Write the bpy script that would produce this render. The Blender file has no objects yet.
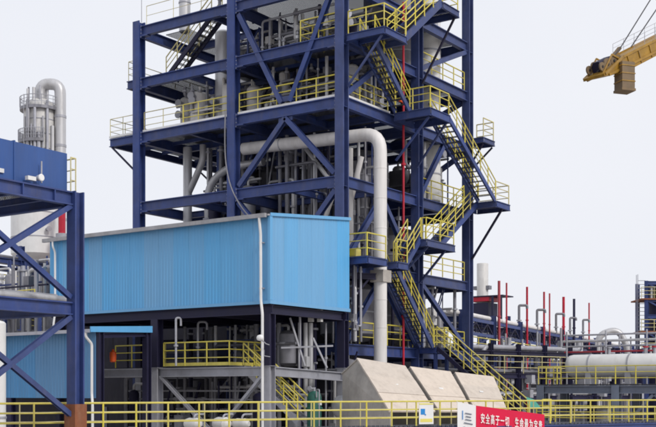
import bpy, math, random
from mathutils import Vector, Matrix
random.seed(7)
scene = bpy.context.scene
col = scene.collection
R = math.radians

# ------------------------------------------------------------------ camera
CAM = Vector((30.95, -45.47, 5.0))
YAW = R(34.96)
FWD = Vector((-math.sin(YAW), math.cos(YAW), 0)); RGT = Vector((math.cos(YAW), math.sin(YAW), 0))
cd = bpy.data.cameras.new('camera'); cam = bpy.data.objects.new('camera', cd); col.objects.link(cam)
cam.location = CAM; cam.rotation_euler = (R(90), 0, YAW)
cd.sensor_width = 36; cd.lens = 60.6; cd.shift_y = 0.272; cd.clip_end = 5000; cd.clip_start = 0.1
scene.camera = cam
# ------------------------------------------------------------------ sky, sun, exposure
SUN_TO = Vector((0.88, -0.16, 0.66)).normalized()
w = bpy.data.worlds.new('World'); scene.world = w; w.use_nodes = True
nt = w.node_tree; nt.nodes.clear()
wo = nt.nodes.new('ShaderNodeOutputWorld'); bg = nt.nodes.new('ShaderNodeBackground')
sky = nt.nodes.new('ShaderNodeTexSky'); sky.sky_type = 'NISHITA'; sky.sun_disc = False
sky.sun_elevation = math.asin(SUN_TO.z); sky.sun_rotation = math.atan2(SUN_TO.x, SUN_TO.y)
sky.dust_density = 6.0
cm = nt.nodes.new('ShaderNodeMix'); cm.data_type = 'RGBA'; cm.inputs[0].default_value = 0.94
tcw = nt.nodes.new('ShaderNodeTexCoord'); nz = nt.nodes.new('ShaderNodeTexNoise'); nz.inputs['Scale'].default_value = 2.2
nz.inputs['Detail'].default_value = 3
rw = nt.nodes.new('ShaderNodeValToRGB')
rw.color_ramp.elements[0].position = 0.3; rw.color_ramp.elements[0].color = (0.765, 0.785, 0.845, 1)
rw.color_ramp.elements[1].position = 0.7; rw.color_ramp.elements[1].color = (0.825, 0.835, 0.88, 1)
sc10 = nt.nodes.new('ShaderNodeVectorMath'); sc10.operation = 'SCALE'; sc10.inputs['Scale'].default_value = 10.0
nt.links.new(tcw.outputs['Generated'], nz.inputs['Vector']); nt.links.new(nz.outputs['Fac'], rw.inputs['Fac'])
nt.links.new(rw.outputs['Color'], sc10.inputs[0])
nt.links.new(sky.outputs[0], cm.inputs[6]); nt.links.new(sc10.outputs[0], cm.inputs[7])
nt.links.new(cm.outputs[2], bg.inputs[0]); bg.inputs[1].default_value = 0.1
nt.links.new(bg.outputs[0], wo.inputs[0])
sd = bpy.data.lights.new('sun', 'SUN'); sun = bpy.data.objects.new('sun', sd); col.objects.link(sun)
sd.energy = 1.5; sd.angle = R(14); sd.color = (1.0, 0.96, 0.9)
sun.rotation_euler = SUN_TO.to_track_quat('Z', 'Y').to_euler(); sun.location = (40, -40, 60)
vs = scene.view_settings; vs.view_transform = 'Standard'; vs.look = 'None'; vs.gamma = 1; vs.exposure = 0.18
scene.cycles.filter_width = 1.9

# ------------------------------------------------------------------ materials
MATS = {}
def mat(name, c, rough=0.55, metal=0.0, vary=0.25, dirt=None, dirt_amt=0.3, bump=0.0, streak=False, spec=0.4, scale=1.3):
    m = bpy.data.materials.new(name); m.use_nodes = True; n = m.node_tree; b = n.nodes['Principled BSDF']
    L = n.links.new
    g = n.nodes.new('ShaderNodeNewGeometry')
    t1 = n.nodes.new('ShaderNodeTexNoise'); t1.inputs['Scale'].default_value = scale; t1.inputs['Detail'].default_value = 6; t1.inputs['Roughness'].default_value = 0.65
    mp = n.nodes.new('ShaderNodeMapping'); L(g.outputs['Position'], mp.inputs['Vector'])
    if streak: mp.inputs['Scale'].default_value = (2.5, 2.5, 0.22)
    L(mp.outputs[0], t1.inputs['Vector'])
    hv = n.nodes.new('ShaderNodeHueSaturation'); hv.inputs['Color'].default_value = (*c, 1)
    mr = n.nodes.new('ShaderNodeMapRange'); mr.inputs[1].default_value = 0.25; mr.inputs[2].default_value = 0.75
    mr.inputs[3].default_value = 1 - vary; mr.inputs[4].default_value = 1 + vary
    L(t1.outputs['Fac'], mr.inputs[0]); L(mr.outputs[0], hv.inputs['Value'])
    oi = n.nodes.new('ShaderNodeObjectInfo'); mo = n.nodes.new('ShaderNodeMapRange')
    mo.inputs[3].default_value = 0.92; mo.inputs[4].default_value = 1.06; L(oi.outputs['Random'], mo.inputs[0]); L(mo.outputs[0], hv.inputs['Saturation'])
    m2 = n.nodes.new('ShaderNodeMapRange'); m2.inputs[3].default_value = 0.93; m2.inputs[4].default_value = 1.06; L(oi.outputs['Random'], m2.inputs[0])
    mu = n.nodes.new('ShaderNodeMath'); mu.operation = 'MULTIPLY'; L(mr.outputs[0], mu.inputs[0]); L(m2.outputs[0], mu.inputs[1]); L(mu.outputs[0], hv.inputs['Value'])
    out = hv.outputs[0]
    if dirt:
        t2 = n.nodes.new('ShaderNodeTexNoise'); t2.inputs['Scale'].default_value = 0.7; t2.inputs['Detail'].default_value = 9; t2.inputs['Roughness'].default_value = 0.75
        mp2 = n.nodes.new('ShaderNodeMapping'); mp2.inputs['Scale'].default_value = (3, 3, 0.6); mp2.inputs['Location'].default_value = (3.1, 7.7, 1.3)
        L(g.outputs['Position'], mp2.inputs['Vector']); L(mp2.outputs[0], t2.inputs['Vector'])
        rp = n.nodes.new('ShaderNodeMapRange'); rp.inputs[1].default_value = 0.5; rp.inputs[2].default_value = 0.75; rp.inputs[4].default_value = dirt_amt
        L(t2.outputs['Fac'], rp.inputs[0])
        mx = n.nodes.new('ShaderNodeMix'); mx.data_type = 'RGBA'; L(rp.outputs[0], mx.inputs[0]); L(out, mx.inputs[6]); mx.inputs[7].default_value = (*dirt, 1)
        out = mx.outputs[2]
    L(out, b.inputs['Base Color'])
    r2 = n.nodes.new('ShaderNodeMapRange'); r2.inputs[3].default_value = max(0.05, rough - 0.12); r2.inputs[4].default_value = min(1, rough + 0.12)
    L(t1.outputs['Fac'], r2.inputs[0]); L(r2.outputs[0], b.inputs['Roughness'])
    b.inputs['Metallic'].default_value = metal; b.inputs['Specular IOR Level'].default_value = spec
    if bump:
        bp = n.nodes.new('ShaderNodeBump'); bp.inputs['Strength'].default_value = bump; bp.inputs['Distance'].default_value = 0.02
        t3 = n.nodes.new('ShaderNodeTexNoise'); t3.inputs['Scale'].default_value = 14; t3.inputs['Detail'].default_value = 5
        L(g.outputs['Position'], t3.inputs['Vector']); L(t3.outputs['Fac'], bp.inputs['Height']); L(bp.outputs[0], b.inputs['Normal'])
    MATS[name] = m
    return m
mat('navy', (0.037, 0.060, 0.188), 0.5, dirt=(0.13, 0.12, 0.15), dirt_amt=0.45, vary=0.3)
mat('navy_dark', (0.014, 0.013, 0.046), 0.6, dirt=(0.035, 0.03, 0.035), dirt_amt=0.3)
mat('tray_blue', (0.024, 0.082, 0.285), 0.5, dirt=(0.1, 0.1, 0.12), dirt_amt=0.2, vary=0.15, streak=True)
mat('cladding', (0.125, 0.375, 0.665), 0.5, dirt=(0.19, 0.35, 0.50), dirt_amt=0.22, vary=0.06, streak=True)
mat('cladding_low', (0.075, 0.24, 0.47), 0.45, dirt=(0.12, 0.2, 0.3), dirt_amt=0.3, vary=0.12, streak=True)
mat('slate', (0.15, 0.175, 0.235), 0.55, dirt=(0.12, 0.11, 0.11), dirt_amt=0.4, vary=0.2)
mat('yellow', (0.62, 0.535, 0.10), 0.5, dirt=(0.25, 0.2, 0.1), dirt_amt=0.5, vary=0.2)
mat('pale_rail', (0.58, 0.52, 0.26), 0.5, dirt=(0.3, 0.27, 0.2), dirt_amt=0.4)
mat('galv', (0.38, 0.385, 0.43), 0.5, 0.3, dirt=(0.18, 0.16, 0.14), dirt_amt=0.4, vary=0.18)
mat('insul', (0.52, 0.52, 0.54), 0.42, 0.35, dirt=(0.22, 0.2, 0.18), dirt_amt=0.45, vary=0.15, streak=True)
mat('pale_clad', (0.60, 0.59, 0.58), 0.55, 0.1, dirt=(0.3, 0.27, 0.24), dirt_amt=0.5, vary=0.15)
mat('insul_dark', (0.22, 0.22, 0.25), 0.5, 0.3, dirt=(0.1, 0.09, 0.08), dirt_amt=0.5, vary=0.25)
mat('white_pipe', (0.72, 0.70, 0.69), 0.5, 0.0, dirt=(0.35, 0.3, 0.25), dirt_amt=0.4, vary=0.12, streak=True)
mat('white_paint', (0.74, 0.74, 0.74), 0.45, dirt=(0.4, 0.38, 0.34), dirt_amt=0.3, vary=0.08)
mat('concrete', (0.42, 0.39, 0.36), 0.85, dirt=(0.2, 0.18, 0.16), dirt_amt=0.4, bump=0.3)
mat('beige', (0.60, 0.525, 0.455), 0.75, dirt=(0.33, 0.275, 0.23), dirt_amt=0.55, vary=0.08, bump=0.12, scale=4.0)
mat('grating', (0.10, 0.105, 0.13), 0.7, 0.2, vary=0.3)
mat('red', (0.44, 0.028, 0.05), 0.45, dirt=(0.25, 0.05, 0.05), dirt_amt=0.4)
mat('orange_red', (0.62, 0.10, 0.03), 0.5)
mat('green_tank', (0.018, 0.11, 0.085), 0.45, dirt=(0.06, 0.1, 0.08), dirt_amt=0.4)
mat('teal_net', (0.10, 0.42, 0.33), 0.8)
mat('rust', (0.22, 0.08, 0.04), 0.85, dirt=(0.3, 0.2, 0.14), dirt_amt=0.5, bump=0.4)
mat('crane_yellow', (0.33, 0.19, 0.035), 0.5, dirt=(0.14, 0.08, 0.04), dirt_amt=0.6, vary=0.3)
mat('crane_box', (0.19, 0.13, 0.07), 0.6, dirt=(0.2, 0.12, 0.08), dirt_amt=0.5)
mat('black', (0.025, 0.025, 0.028), 0.6)
mat('cable', (0.06, 0.06, 0.07), 0.6)
mat('banner_red', (0.62, 0.03, 0.075), 0.75, vary=0.08)
mat('banner_white', (0.74, 0.74, 0.75), 0.75, vary=0.05)
mat('logo_blue', (0.03, 0.22, 0.55), 0.6, vary=0.05)
mat('text_dark', (0.12, 0.14, 0.2), 0.6)
mat('text_white', (0.8, 0.78, 0.77), 0.7, vary=0.03)
mat('sign_yellow', (0.68, 0.6, 0.16), 0.6, vary=0.05)
mat('roof_grey', (0.33, 0.33, 0.35), 0.6, 0.2, dirt=(0.2, 0.19, 0.18), dirt_amt=0.5)
mat('enclosure', (0.030, 0.028, 0.045), 0.7, dirt=(0.1, 0.09, 0.08), dirt_amt=0.4, vary=0.3)  # near-black, darkened so the added backing walls read as deep shade

def open_grating(m, pitch=0.09, bar=0.40):
    """real open bar grating: bars opaque, mesh holes see-through"""
    n = m.node_tree; L = n.links.new; g = n.nodes.new('ShaderNodeNewGeometry'); sx = n.nodes.new('ShaderNodeSeparateXYZ'); L(g.outputs['Position'], sx.inputs[0])
    ms = []
    for ax_ in ('X', 'Y'):
        d = n.nodes.new('ShaderNodeMath'); d.operation = 'DIVIDE'; L(sx.outputs[ax_], d.inputs[0]); d.inputs[1].default_value = pitch
        fr = n.nodes.new('ShaderNodeMath'); fr.operation = 'FRACT'; L(d.outputs[0], fr.inputs[0])
        lt = n.nodes.new('ShaderNodeMath'); lt.operation = 'LESS_THAN'; L(fr.outputs[0], lt.inputs[0]); lt.inputs[1].default_value = bar
        ms.append(lt)
    mx = n.nodes.new('ShaderNodeMath'); mx.operation = 'MAXIMUM'; L(ms[0].outputs[0], mx.inputs[0]); L(ms[1].outputs[0], mx.inputs[1])
    L(mx.outputs[0], n.nodes['Principled BSDF'].inputs['Alpha'])
open_grating(MATS['grating'])
# ------------------------------------------------------------------ builders
WO = {}
def thing(name, label, cat, loc, group=None):
    o = bpy.data.objects.new(name, None); col.objects.link(o); o.location = loc; o.empty_display_size = 0.3
    o['label'] = label; o['category'] = cat
    if group: o['group'] = group
    WO[o] = Vector(loc)
    return o
def tag(o, label, cat, group=None):
    o['label'] = label; o['category'] = cat
    if group: o['group'] = group
    return o
def link(name, me, m, parent, wpos):
    o = bpy.data.objects.new(name, me); col.objects.link(o)
    if me.materials: pass
    else: me.materials.append(MATS[m])
    if parent is not None:
        o.parent = parent; o.location = Vector(wpos) - WO[parent]
    else: o.location = wpos
    WO[o] = Vector(wpos)
    return o
class MB:
    def __init__(s): s.v = []; s.f = []
    def add(s, vs, fs):
        k = len(s.v); s.v += [Vector(p) for p in vs]; s.f += [[i + k for i in q] for q in fs]; return s
    def box(s, x0, x1, y0, y1, z0, z1):
        return s.add([(x0,y0,z0),(x1,y0,z0),(x1,y1,z0),(x0,y1,z0),(x0,y0,z1),(x1,y0,z1),(x1,y1,z1),(x0,y1,z1)],
              [(0,3,2,1),(4,5,6,7),(0,1,5,4),(1,2,6,5),(2,3,7,6),(3,0,4,7)])
    def prism(s, prof, p, q, up=(0,0,1)):
        p = Vector(p); q = Vector(q); d = (q-p).normalized(); up = Vector(up)
        if abs(d.dot(up)) > 0.98: up = Vector((0,1,0)) if abs(d.y) < 0.9 else Vector((1,0,0))
        sd_ = d.cross(up).normalized(); u = sd_.cross(d)
        n = len(prof)
        vs = [p + sd_*a + u*b for a, b in prof] + [q + sd_*a + u*b for a, b in prof]
        fs = [list(range(n))] + [list(range(2*n-1, n-1, -1))] + [[i, n+i, n+(i+1) % n, (i+1) % n] for i in range(n)]
        return s.add(vs, fs)
    def ibeam(s, p, q, wd=0.3, h=0.5, tw=0.03, tf=0.045, up=(0,0,1)):
        a = wd/2; b = h/2; t = tw/2
        return s.prism([(-a,-b),(a,-b),(a,-b+tf),(t,-b+tf),(t,b-tf),(a,b-tf),(a,b),(-a,b),(-a,b-tf),(-t,b-tf),(-t,-b+tf),(-a,-b+tf)], p, q, up)
    def bar(s, p, q, wd, h, up=(0,0,1)):
        a = wd/2; b = h/2
        return s.prism([(-a,-b),(a,-b),(a,b),(-a,b)], p, q, up)
    def tube(s, pts, r, n=12, fillet=0.0, caps=True):
        pts = [Vector(p) for p in pts]; path = [pts[0]]
        for i in range(1, len(pts)-1):
            a, b, c = pts[i-1], pts[i], pts[i+1]
            if fillet > 0:
                d1 = (a-b).normalized(); d2 = (c-b).normalized(); fl = min(fillet, (a-b).length*0.49, (c-b).length*0.49)
                for k in range(7):
                    t = k/6; path.append((b+d1*fl)*(1-t)**2 + b*2*t*(1-t) + (b+d2*fl)*t*t)
            else: path.append(b)
        path.append(pts[-1])
        rings = []; ref = None
        for i, p in enumerate(path):
            d = (path[min(i+1, len(path)-1)] - path[max(i-1, 0)]).normalized()
            if ref is None:
                ref = Vector((0,0,1)) if abs(d.z) < 0.9 else Vector((1,0,0))
            x = d.cross(ref).normalized(); y = x.cross(d); ref = y
            rings.append([p + x*r*math.cos(2*math.pi*k/n) + y*r*math.sin(2*math.pi*k/n) for k in range(n)])
        vs = [v for rg in rings for v in rg]; fs = []
        for i in range(len(rings)-1):
            for k in range(n): fs.append((i*n+k, (i+1)*n+k, (i+1)*n+(k+1) % n, i*n+(k+1) % n))
        if caps: fs.append(list(range(n))); fs.append([len(vs)-1-k for k in range(n)])
        return s.add(vs, fs)
    def lathe(s, prof, c, axis='z', n=28):
        c = Vector(c); vs = []; fs = []
        for r, h in prof:
            for k in range(n):
                a = 2*math.pi*k/n; p = (r*math.cos(a), r*math.sin(a), h)
                if axis == 'x': p = (h, r*math.cos(a), r*math.sin(a))
                if axis == 'y': p = (r*math.cos(a), h, -r*math.sin(a))
                vs.append(c + Vector(p))
        for i in range(len(prof)-1):
            for k in range(n): fs.append((i*n+k, i*n+(k+1) % n, (i+1)*n+(k+1) % n, (i+1)*n+k))
        fs.append([n-1-k for k in range(n)]); fs.append([len(vs)-n+k for k in range(n)])
        return s.add(vs, fs)
    def build(s, name, m, parent=None, smooth=False, origin=None):
        if origin is None:
            lo = [min(v[i] for v in s.v) for i in range(3)]; hi = [max(v[i] for v in s.v) for i in range(3)]
            origin = Vector(((lo[0]+hi[0])/2, (lo[1]+hi[1])/2, lo[2]))
        origin = Vector(origin)
        me = bpy.data.meshes.new(name); me.from_pydata([v-origin for v in s.v], [], s.f); me.update()
        if smooth:
            me.shade_smooth()
            try: me.set_sharp_from_angle(angle=R(40))
            except Exception: pass
        return link(name, me, m, parent, origin)
def at(px, D, py=392.0):                       # viewing ray at horizontal distance D metres -> world point
    return CAM + FWD*D + RGT*((px-328)/1104*D) + Vector((0, 0, (392-py)/1104*D))

_cache = {}
def shared(key, fn):
    if key not in _cache:
        b = fn(); me = bpy.data.meshes.new(key[0] if isinstance(key, tuple) else key); me.from_pydata(b.v, [], b.f); me.update(); _cache[key] = me
    return _cache[key]
def railing(parent, pts, h=1.1, m='yellow', sp=1.25, rr=0.031, mids=2, toe=None):
    pts = [Vector(p) for p in pts]
    up = Vector((0,0,1))
    r = MB().tube([p+up*h for p in pts], rr*1.15, 6).build('railing', m, parent)
    for k in range(mids):
        MB().tube([p+up*h*(k+1)/(mids+1) for p in pts], rr*0.85, 6).build('mid_rail', m, r)
    me = shared(('post', m, round(h, 2), rr), lambda: MB().tube([(0,0,0),(0,0,h)], rr*1.05, 6))
    done = []
    for a, b in zip(pts, pts[1:]):
        n = max(1, round((b-a).length/sp))
        for i in range(n+1):
            p = a.lerp(b, i/n)
            if any((p-q).length < 0.05 for q in done): continue
            done.append(p); link('post', me, m, r, p)
    if toe:
        for a, b in zip(pts, pts[1:]):
            MB().bar(a+up*0.075, b+up*0.075, 0.016, 0.15).build('toe_plate', toe, r)
    return r
def platform(label, x0, x1, y0, y1, z, rails=(), joist='x', m='navy', rail_m='yellow', depth=0.28, name='platform', toe=None, sp=1.25, edge=True, cat='platform'):
    t = thing(name, label, cat, ((x0+x1)/2, (y0+y1)/2, z))
    MB().box(x0+0.03, x1-0.03, y0+0.03, y1-0.03, z-0.045, z).build('deck', 'grating', t)
    if edge:
        e = depth/2
        for (p, q) in (((x0,y0),(x1,y0)), ((x0,y1),(x1,y1))):
            MB().ibeam((p[0],p[1],z-0.048-e), (q[0],q[1],z-0.048-e), 0.14, depth, 0.02, 0.03).build('edge_beam', m, t)
        for (p, q) in (((x0,y0),(x0,y1)), ((x1,y0),(x1,y1))):
            MB().ibeam((p[0],p[1]+0.075,z-0.05-e), (q[0],q[1]-0.075,z-0.05-e), 0.14, depth, 0.02, 0.03).build('edge_beam', m, t)
    n = int(((x1-x0) if joist == 'y' else (y1-y0))/1.5)
    for i in range(1, n+1):
        if joist == 'y':
            x = x0+(x1-x0)*i/(n+1); MB().ibeam((x,y0+0.08,z-0.17),(x,y1-0.08,z-0.17),0.12,0.22,0.02,0.025).build('joist', m, t)
        else:
            y = y0+(y1-y0)*i/(n+1); MB().ibeam((x0+0.08,y,z-0.17),(x1-0.08,y,z-0.17),0.12,0.22,0.02,0.025).build('joist', m, t)
    for r in rails: railing(t, [(p[0], p[1], z) for p in r], m=rail_m, toe=toe, sp=sp)
    return t
def stair(label, p, q, wvec, m='navy', rail_m='yellow', rails=(1, 1), stringer_h=0.26, tread_m='grating', group=None):
    """p top / q bottom of the centre line, wvec = half width vector"""
    p = Vector(p); q = Vector(q); wv = Vector(wvec)
    t = thing('stair_flight', label, 'stairs', q, group)
    up = Vector((0,0,1))
    for s in (-1, 1):
        MB().bar(p+wv*s-up*0.06, q+wv*s-up*0.06, 0.03, stringer_h).build('stringer', m, t)
        for e in (-1, 1):   # channel flanges
            dn = (q-p).normalized(); nrm = wv.normalized().cross(dn).normalized()
            off = nrm*(stringer_h/2*e) - wv.normalized()*(s*0.045)
            MB().bar(p+wv*s-up*0.06+off, q+wv*s-up*0.06+off, 0.07, 0.014).build('stringer_flange', m, t)
    n = max(2, round((p.z-q.z)/0.22))
    run = Vector((q.x-p.x, q.y-p.y, 0)).normalized(); hw = wv.length-0.03; wn = wv.normalized()
    key = ('tread', round(hw, 2), round(run.x, 2), round(run.y, 2))
    def mk():
        b = MB(); b.bar(-wn*hw, wn*hw, 0.25, 0.035); return b
    me = shared(key, mk)
    for i in range(1, n):
        link('tread', me, tread_m, t, p.lerp(q, i/n))
    for s, on in zip((-1, 1), rails):
        if on: railing(t, [p+wv*s+up*0.1, q+wv*s+up*0.1], h=1.0, m=rail_m, sp=1.1)
    return t

# ------------------------------------------------------------------ ground
g = MB().box(-1500, 1500, -1500, 1500, -0.5, 0).build('ground', 'concrete'); g['kind'] = 'structure'

# ------------------------------------------------------------------ main steel tower frame
TX = (-14, -7, 0); TY = (0, 7.4, 13.35)
LV = (7.45, 11.6, 15.85, 19.8, 22.9, 25.85, 30.0)
TOP = {(-14, 0): 26.1, (-14, 7.4): 26.1, (-14, 13.35): 26.1}
tower = thing('steel_tower', 'tall navy blue steel frame tower with many floors behind the light blue shed', 'steel frame', (-7, 6.7, 0))
for x in TX:
    for y in TY:
        if (x, y) == (-7, 7.4): continue
        top = TOP.get((x, y), 34.0)
        c = MB().ibeam((x, y, 0), (x, y, top), 0.5, 0.52, 0.05, 0.07, up=(0, 1, 0)).build('column', 'navy', tower)
        MB().box(x-0.34, x+0.34, y-0.34, y+0.34, 0, 0.06).build('base_plate', 'navy', c)
        for z in LV:
            if z < top:
                for s in (-1, 1):
                    MB().box(x-0.235, x+0.235, y+s*0.1-0.09, y+s*0.1+0.09, z-0.62, z-0.6).build('stiffener', 'navy', c)
def tbeam(p, q, z, h=0.55, wd=0.28, inset=0.27):
    p = Vector((p[0], p[1], z-h/2-0.05)); q = Vector((q[0], q[1], z-h/2-0.05)); d = (q-p).normalized()
    return MB().ibeam(p+d*inset, q-d*inset, wd, h).build('beam', 'navy', tower)
for z in LV:
    for y in TY:
        for a, b in ((-14, -7), (-7, 0)):
            if z > 26.5 and a == -14: continue
            tbeam((a, y), (b, y), z)
    for x in TX:
        if z > 26.5 and x == -14: continue
        for a, b in ((0, 7.4), (7.4, 13.35)):
            if x == -7: continue
            tbeam((x, a), (x, b), z)
    if z < 26: tbeam((-7, 0), (-7, 13.35), z)
def tbrace(p, q, wd=0.26, h=0.24, m='navy'):
    p = Vector(p); q = Vector(q); d = (q-p).normalized()
    return MB().ibeam(p, q, wd, h, 0.03, 0.035, up=(0,1,0) if abs(p.y-q.y) < 0.01 else (1,0,0)).build('brace', m, tower)
# front face braces
tbrace((-3.5, 0, 19.15), (-6.6, 0, 15.95)); tbrace((-3.5, 0, 19.15), (-0.4, 0, 15.95))
tbrace((-6.6, 0, 25.1), (-3.75, 0, 19.95)); tbrace((-0.35, 0, 25.6), (-3.2, 0, 19.95))
tbrace((-0.35, 0, 15.1), (-3.5, 0, 11.7)); tbrace((-6.65, 0, 15.1), (-3.5, 0, 11.7))
for x, z in ((-3.5, 19.2), (-3.5, 20.0)):
    MB().box(x-0.45, x+0.45, -0.035, 0.035, z-0.22+(0.22 if z > 19.9 else 0), z+0.12+(0.15 if z > 19.9 else 0)).build('gusset_plate', 'navy', tower)
# right face braces
tbrace((0, 0.4, 20.0), (0, 3.7, 22.2)); tbrace((0, 7.0, 20.0), (0, 3.7, 22.2))
tbrace((0, 7.7, 22.95), (0, 13.0, 25.2)); tbrace((0, 7.7, 15.95), (0, 10.4, 19.2))
tbrace((0, 7.0, 11.7), (0, 3.7, 15.2)); tbrace((0, 0.4, 11.7), (0, 3.7, 15.2))
tbrace((0, 7.8, 11.0), (0, 13.0, 7.6)); tbrace((0, 0.4, 7.6), (0, 3.7, 11.0)); tbrace((0, 7, 7.6), (0, 3.7, 11.0))
# back and left face braces
for z0, z1 in ((15.95, 19.2), (19.95, 22.3), (11.7, 15.2)):
    for xa in (-14, -7):
        tbrace((xa+0.4, 13.35, z0), (xa+6.6, 13.35, z1))
    tbrace((-14, 7.8, z0), (-14, 13.0, z1))
for x in TX:
    for z in LV[2:6]:
        for sgn in (-1, 1):
            if (x == -14 and sgn < 0) or (x == 0 and sgn > 0): continue
            x0 = x+sgn*0.27
            pl = MB().add([(x0,-0.05,z-0.6),(x0+sgn*0.75,-0.05,z-0.6),(x0,-0.05,z-1.25),(x0,0.05,z-0.6),(x0+sgn*0.75,0.05,z-0.6),(x0,0.05,z-1.25)],
                     [(0,1,2),(5,4,3),(0,3,4,1),(1,4,5,2),(2,5,3,0)] if sgn < 0 else [(2,1,0),(3,4,5),(1,4,3,0),(2,5,4,1),(0,3,5,2)]) if False else None
            MB().box(min(x0, x0+sgn*0.5), max(x0, x0+sgn*0.5), -0.16, 0.16, z-0.66, z-0.605).build('haunch_plate', 'navy', tower)
            e = MB().box(min(x0, x0+sgn*0.03), max(x0, x0+sgn*0.03), -0.2, 0.2, z-0.75, z+0.02).build('end_plate', 'navy', tower)
            for k in range(4):
                for yy in (-0.185, 0.15):
                    MB().box(min(x0+sgn*0.03, x0+sgn*0.06), max(x0+sgn*0.03, x0+sgn*0.06), yy, yy+0.035, z-0.7+k*0.2, z-0.665+k*0.2).build('bolt', 'galv', e)
for z0, z1 in ((19.85, 22.3), (22.95, 25.3), (12, 15.3), (15.9, 19.2)):
    for x, y in ((-13.5, 3.5), (-11.0, 3.5), (-8.6, 2.2)):
        if z0 > 22 and x < -9: continue
        MB().ibeam((x, y, z0), (x, y, z1), 0.22, 0.22, 0.02, 0.03, up=(0,1,0)).build('post', 'navy', tower)
# intermediate floor girders
for z in (15.85, 19.8, 22.9):
    for x in (-10.5, -3.5):
        MB().ibeam((x, 0.2, z-0.3), (x, 13.2, z-0.3), 0.2, 0.4).build('beam', 'navy', tower)
    for y in (3.7, 10.4):
        for a, b in ((-13.7, -7.2), (-6.8, -0.3)):
            MB().ibeam((a, y, z-0.33), (b, y, z-0.33), 0.2, 0.36).build('beam', 'navy', tower)

# ------------------------------------------------------------------ tower floors
def floor(label, z, rects, name='floor_platform'):
    t = thing(name, label, 'platform', (-7, 6.7, z))
    for (x0, x1, y0, y1) in rects:
        MB().box(x0, x1, y0, y1, z-0.045, z).build('deck', 'grating', t)
    return t
f19 = floor('wide grating floor with pale edge strip and yellow railing halfway up the tower', 19.8,
            [(-16.4, -7.1, 0.06, 13.6), (-6.9, -0.1, 0.06, 7.3), (-6.9, -0.1, 7.5, 13.2)])
for a, b in (((-16.4, 0.02), (-14.3, 0.02)), ((-13.7, 0.02), (-7.3, 0.02)), ((-6.7, 0.02), (-0.3, 0.02))):
    MB().box(a[0], b[0], -0.02, 0.02, 19.78, 19.90).build('edge_strip', 'white_paint', f19)
for a, b in (((0.02, 0.3), (0.02, 4.5)),):
    MB().box(0.0, 0.04, a[1], b[1], 19.78, 19.90).build('edge_strip', 'white_paint', f19)
railing(f19, [(-13.65, 0.06, 19.8), (-10.7, 0.06, 19.8)], m='pale_rail', rr=0.022); railing(f19, [(-10.65, 0.06, 19.8), (-7.35, 0.06, 19.8)]); railing(f19, [(-6.65, 0.06, 19.8), (-0.35, 0.06, 19.8)])
railing(f19, [(-0.05, 0.35, 19.8), (-0.05, 4.4, 19.8)])
railing(f19, [(-14.3, 0.05, 19.8), (-16.37, 0.05, 19.8), (-16.37, 13.2, 19.8)], m='pale_rail', rr=0.02)
for x, y in ((-16.4, 0.08), (-16.4, 7.4)):
    MB().ibeam((x, y, 19.5), (-14.25, y, 19.5), 0.2, 0.45).build('cantilever_beam', 'navy', f19)
    MB().bar((x+0.15, y, 19.25), (-14.2, y, 17.5), 0.09, 0.09).build('strut', 'navy_dark', f19)
MB().ibeam((-16.4, 0.2, 19.5), (-16.4, 13.2, 19.5), 0.2, 0.4).build('edge_beam', 'navy', f19)
for i in range(8):
    y = 1.2+i*1.5
    MB().ibeam((-16.2, y, 19.64), (-7.2, y, 19.64), 0.1, 0.2, 0.02, 0.02).build('joist', 'navy', f19)
    if y < 13: MB().ibeam((-6.8, y, 19.64), (-0.2, y, 19.64), 0.1, 0.2, 0.02, 0.02).build('joist', 'navy', f19)

f22 = floor('grating floor with short yellow railing one storey above the pale edged floor', 22.9,
            [(-14.9, -7.1, 6.0, 13.2), (-9.3, -7.1, 0.06, 6.0), (-14.9, -11.6, 0.06, 6.0), (-6.9, -0.1, 0.06, 7.3), (-6.9, -0.1, 7.5, 13.2)])
railing(f22, [(-2.6, 3.2, 22.9), (-2.6, 0.06, 22.9), (-0.35, 0.06, 22.9)])
railing(f22, [(-14.3, 0.05, 22.9), (-14.88, 0.05, 22.9), (-14.88, 13.1, 22.9)], m='pale_rail', rr=0.02)
railing(f22, [(-0.05, 7.8, 22.9), (-0.05, 13.0, 22.9)], m='yellow')
MB().ibeam((-14.9, 0.0, 22.62), (-14.28, 0.0, 22.62), 0.2, 0.45).build('cantilever_beam', 'navy', f22)
MB().ibeam((-14.9, 0.12, 22.62), (-14.9, 13.2, 22.62), 0.16, 0.4).build('edge_beam', 'navy', f22)
for i in range(8):
    y = 1.2+i*1.5
    MB().ibeam((-6.8, y, 22.74), (-0.2, y, 22.74), 0.1, 0.2, 0.02, 0.02).build('joist', 'navy', f22)

f25 = floor('top left grating floor with thin pale railing and a lightning rod', 25.85,
            [(-14.0, -7.1, 4.2, 13.2), (-13.7, -11.9, 1.9, 4.2), (-9.0, -7.1, 0.06, 4.2), (-6.9, -0.1, 0.06, 13.2)])
railing(f25, [(-13.6, 0.2, 25.9), (-7.4, 0.2, 25.9)], m='pale_rail', rr=0.016, sp=2.0, mids=1)
MB().tube([(-13.9, 0.1, 26.1), (-13.9, 0.1, 27.7)], 0.02, 6).build('lightning_rod', 'galv', f25)
MB().ibeam((-9.0, 0.3, 25.65), (-9.0, 13.1, 25.65), 0.16, 0.36).build('joist', 'navy', f25)
MB().ibeam((-11.5, 4.2, 25.65), (-11.5, 13.1, 25.65), 0.16, 0.36).build('joist', 'navy', f25)
MB().ibeam((-13.8, 4.2, 25.6), (-7.2, 4.2, 25.6), 0.2, 0.42).build('joist', 'navy', f25)

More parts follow.
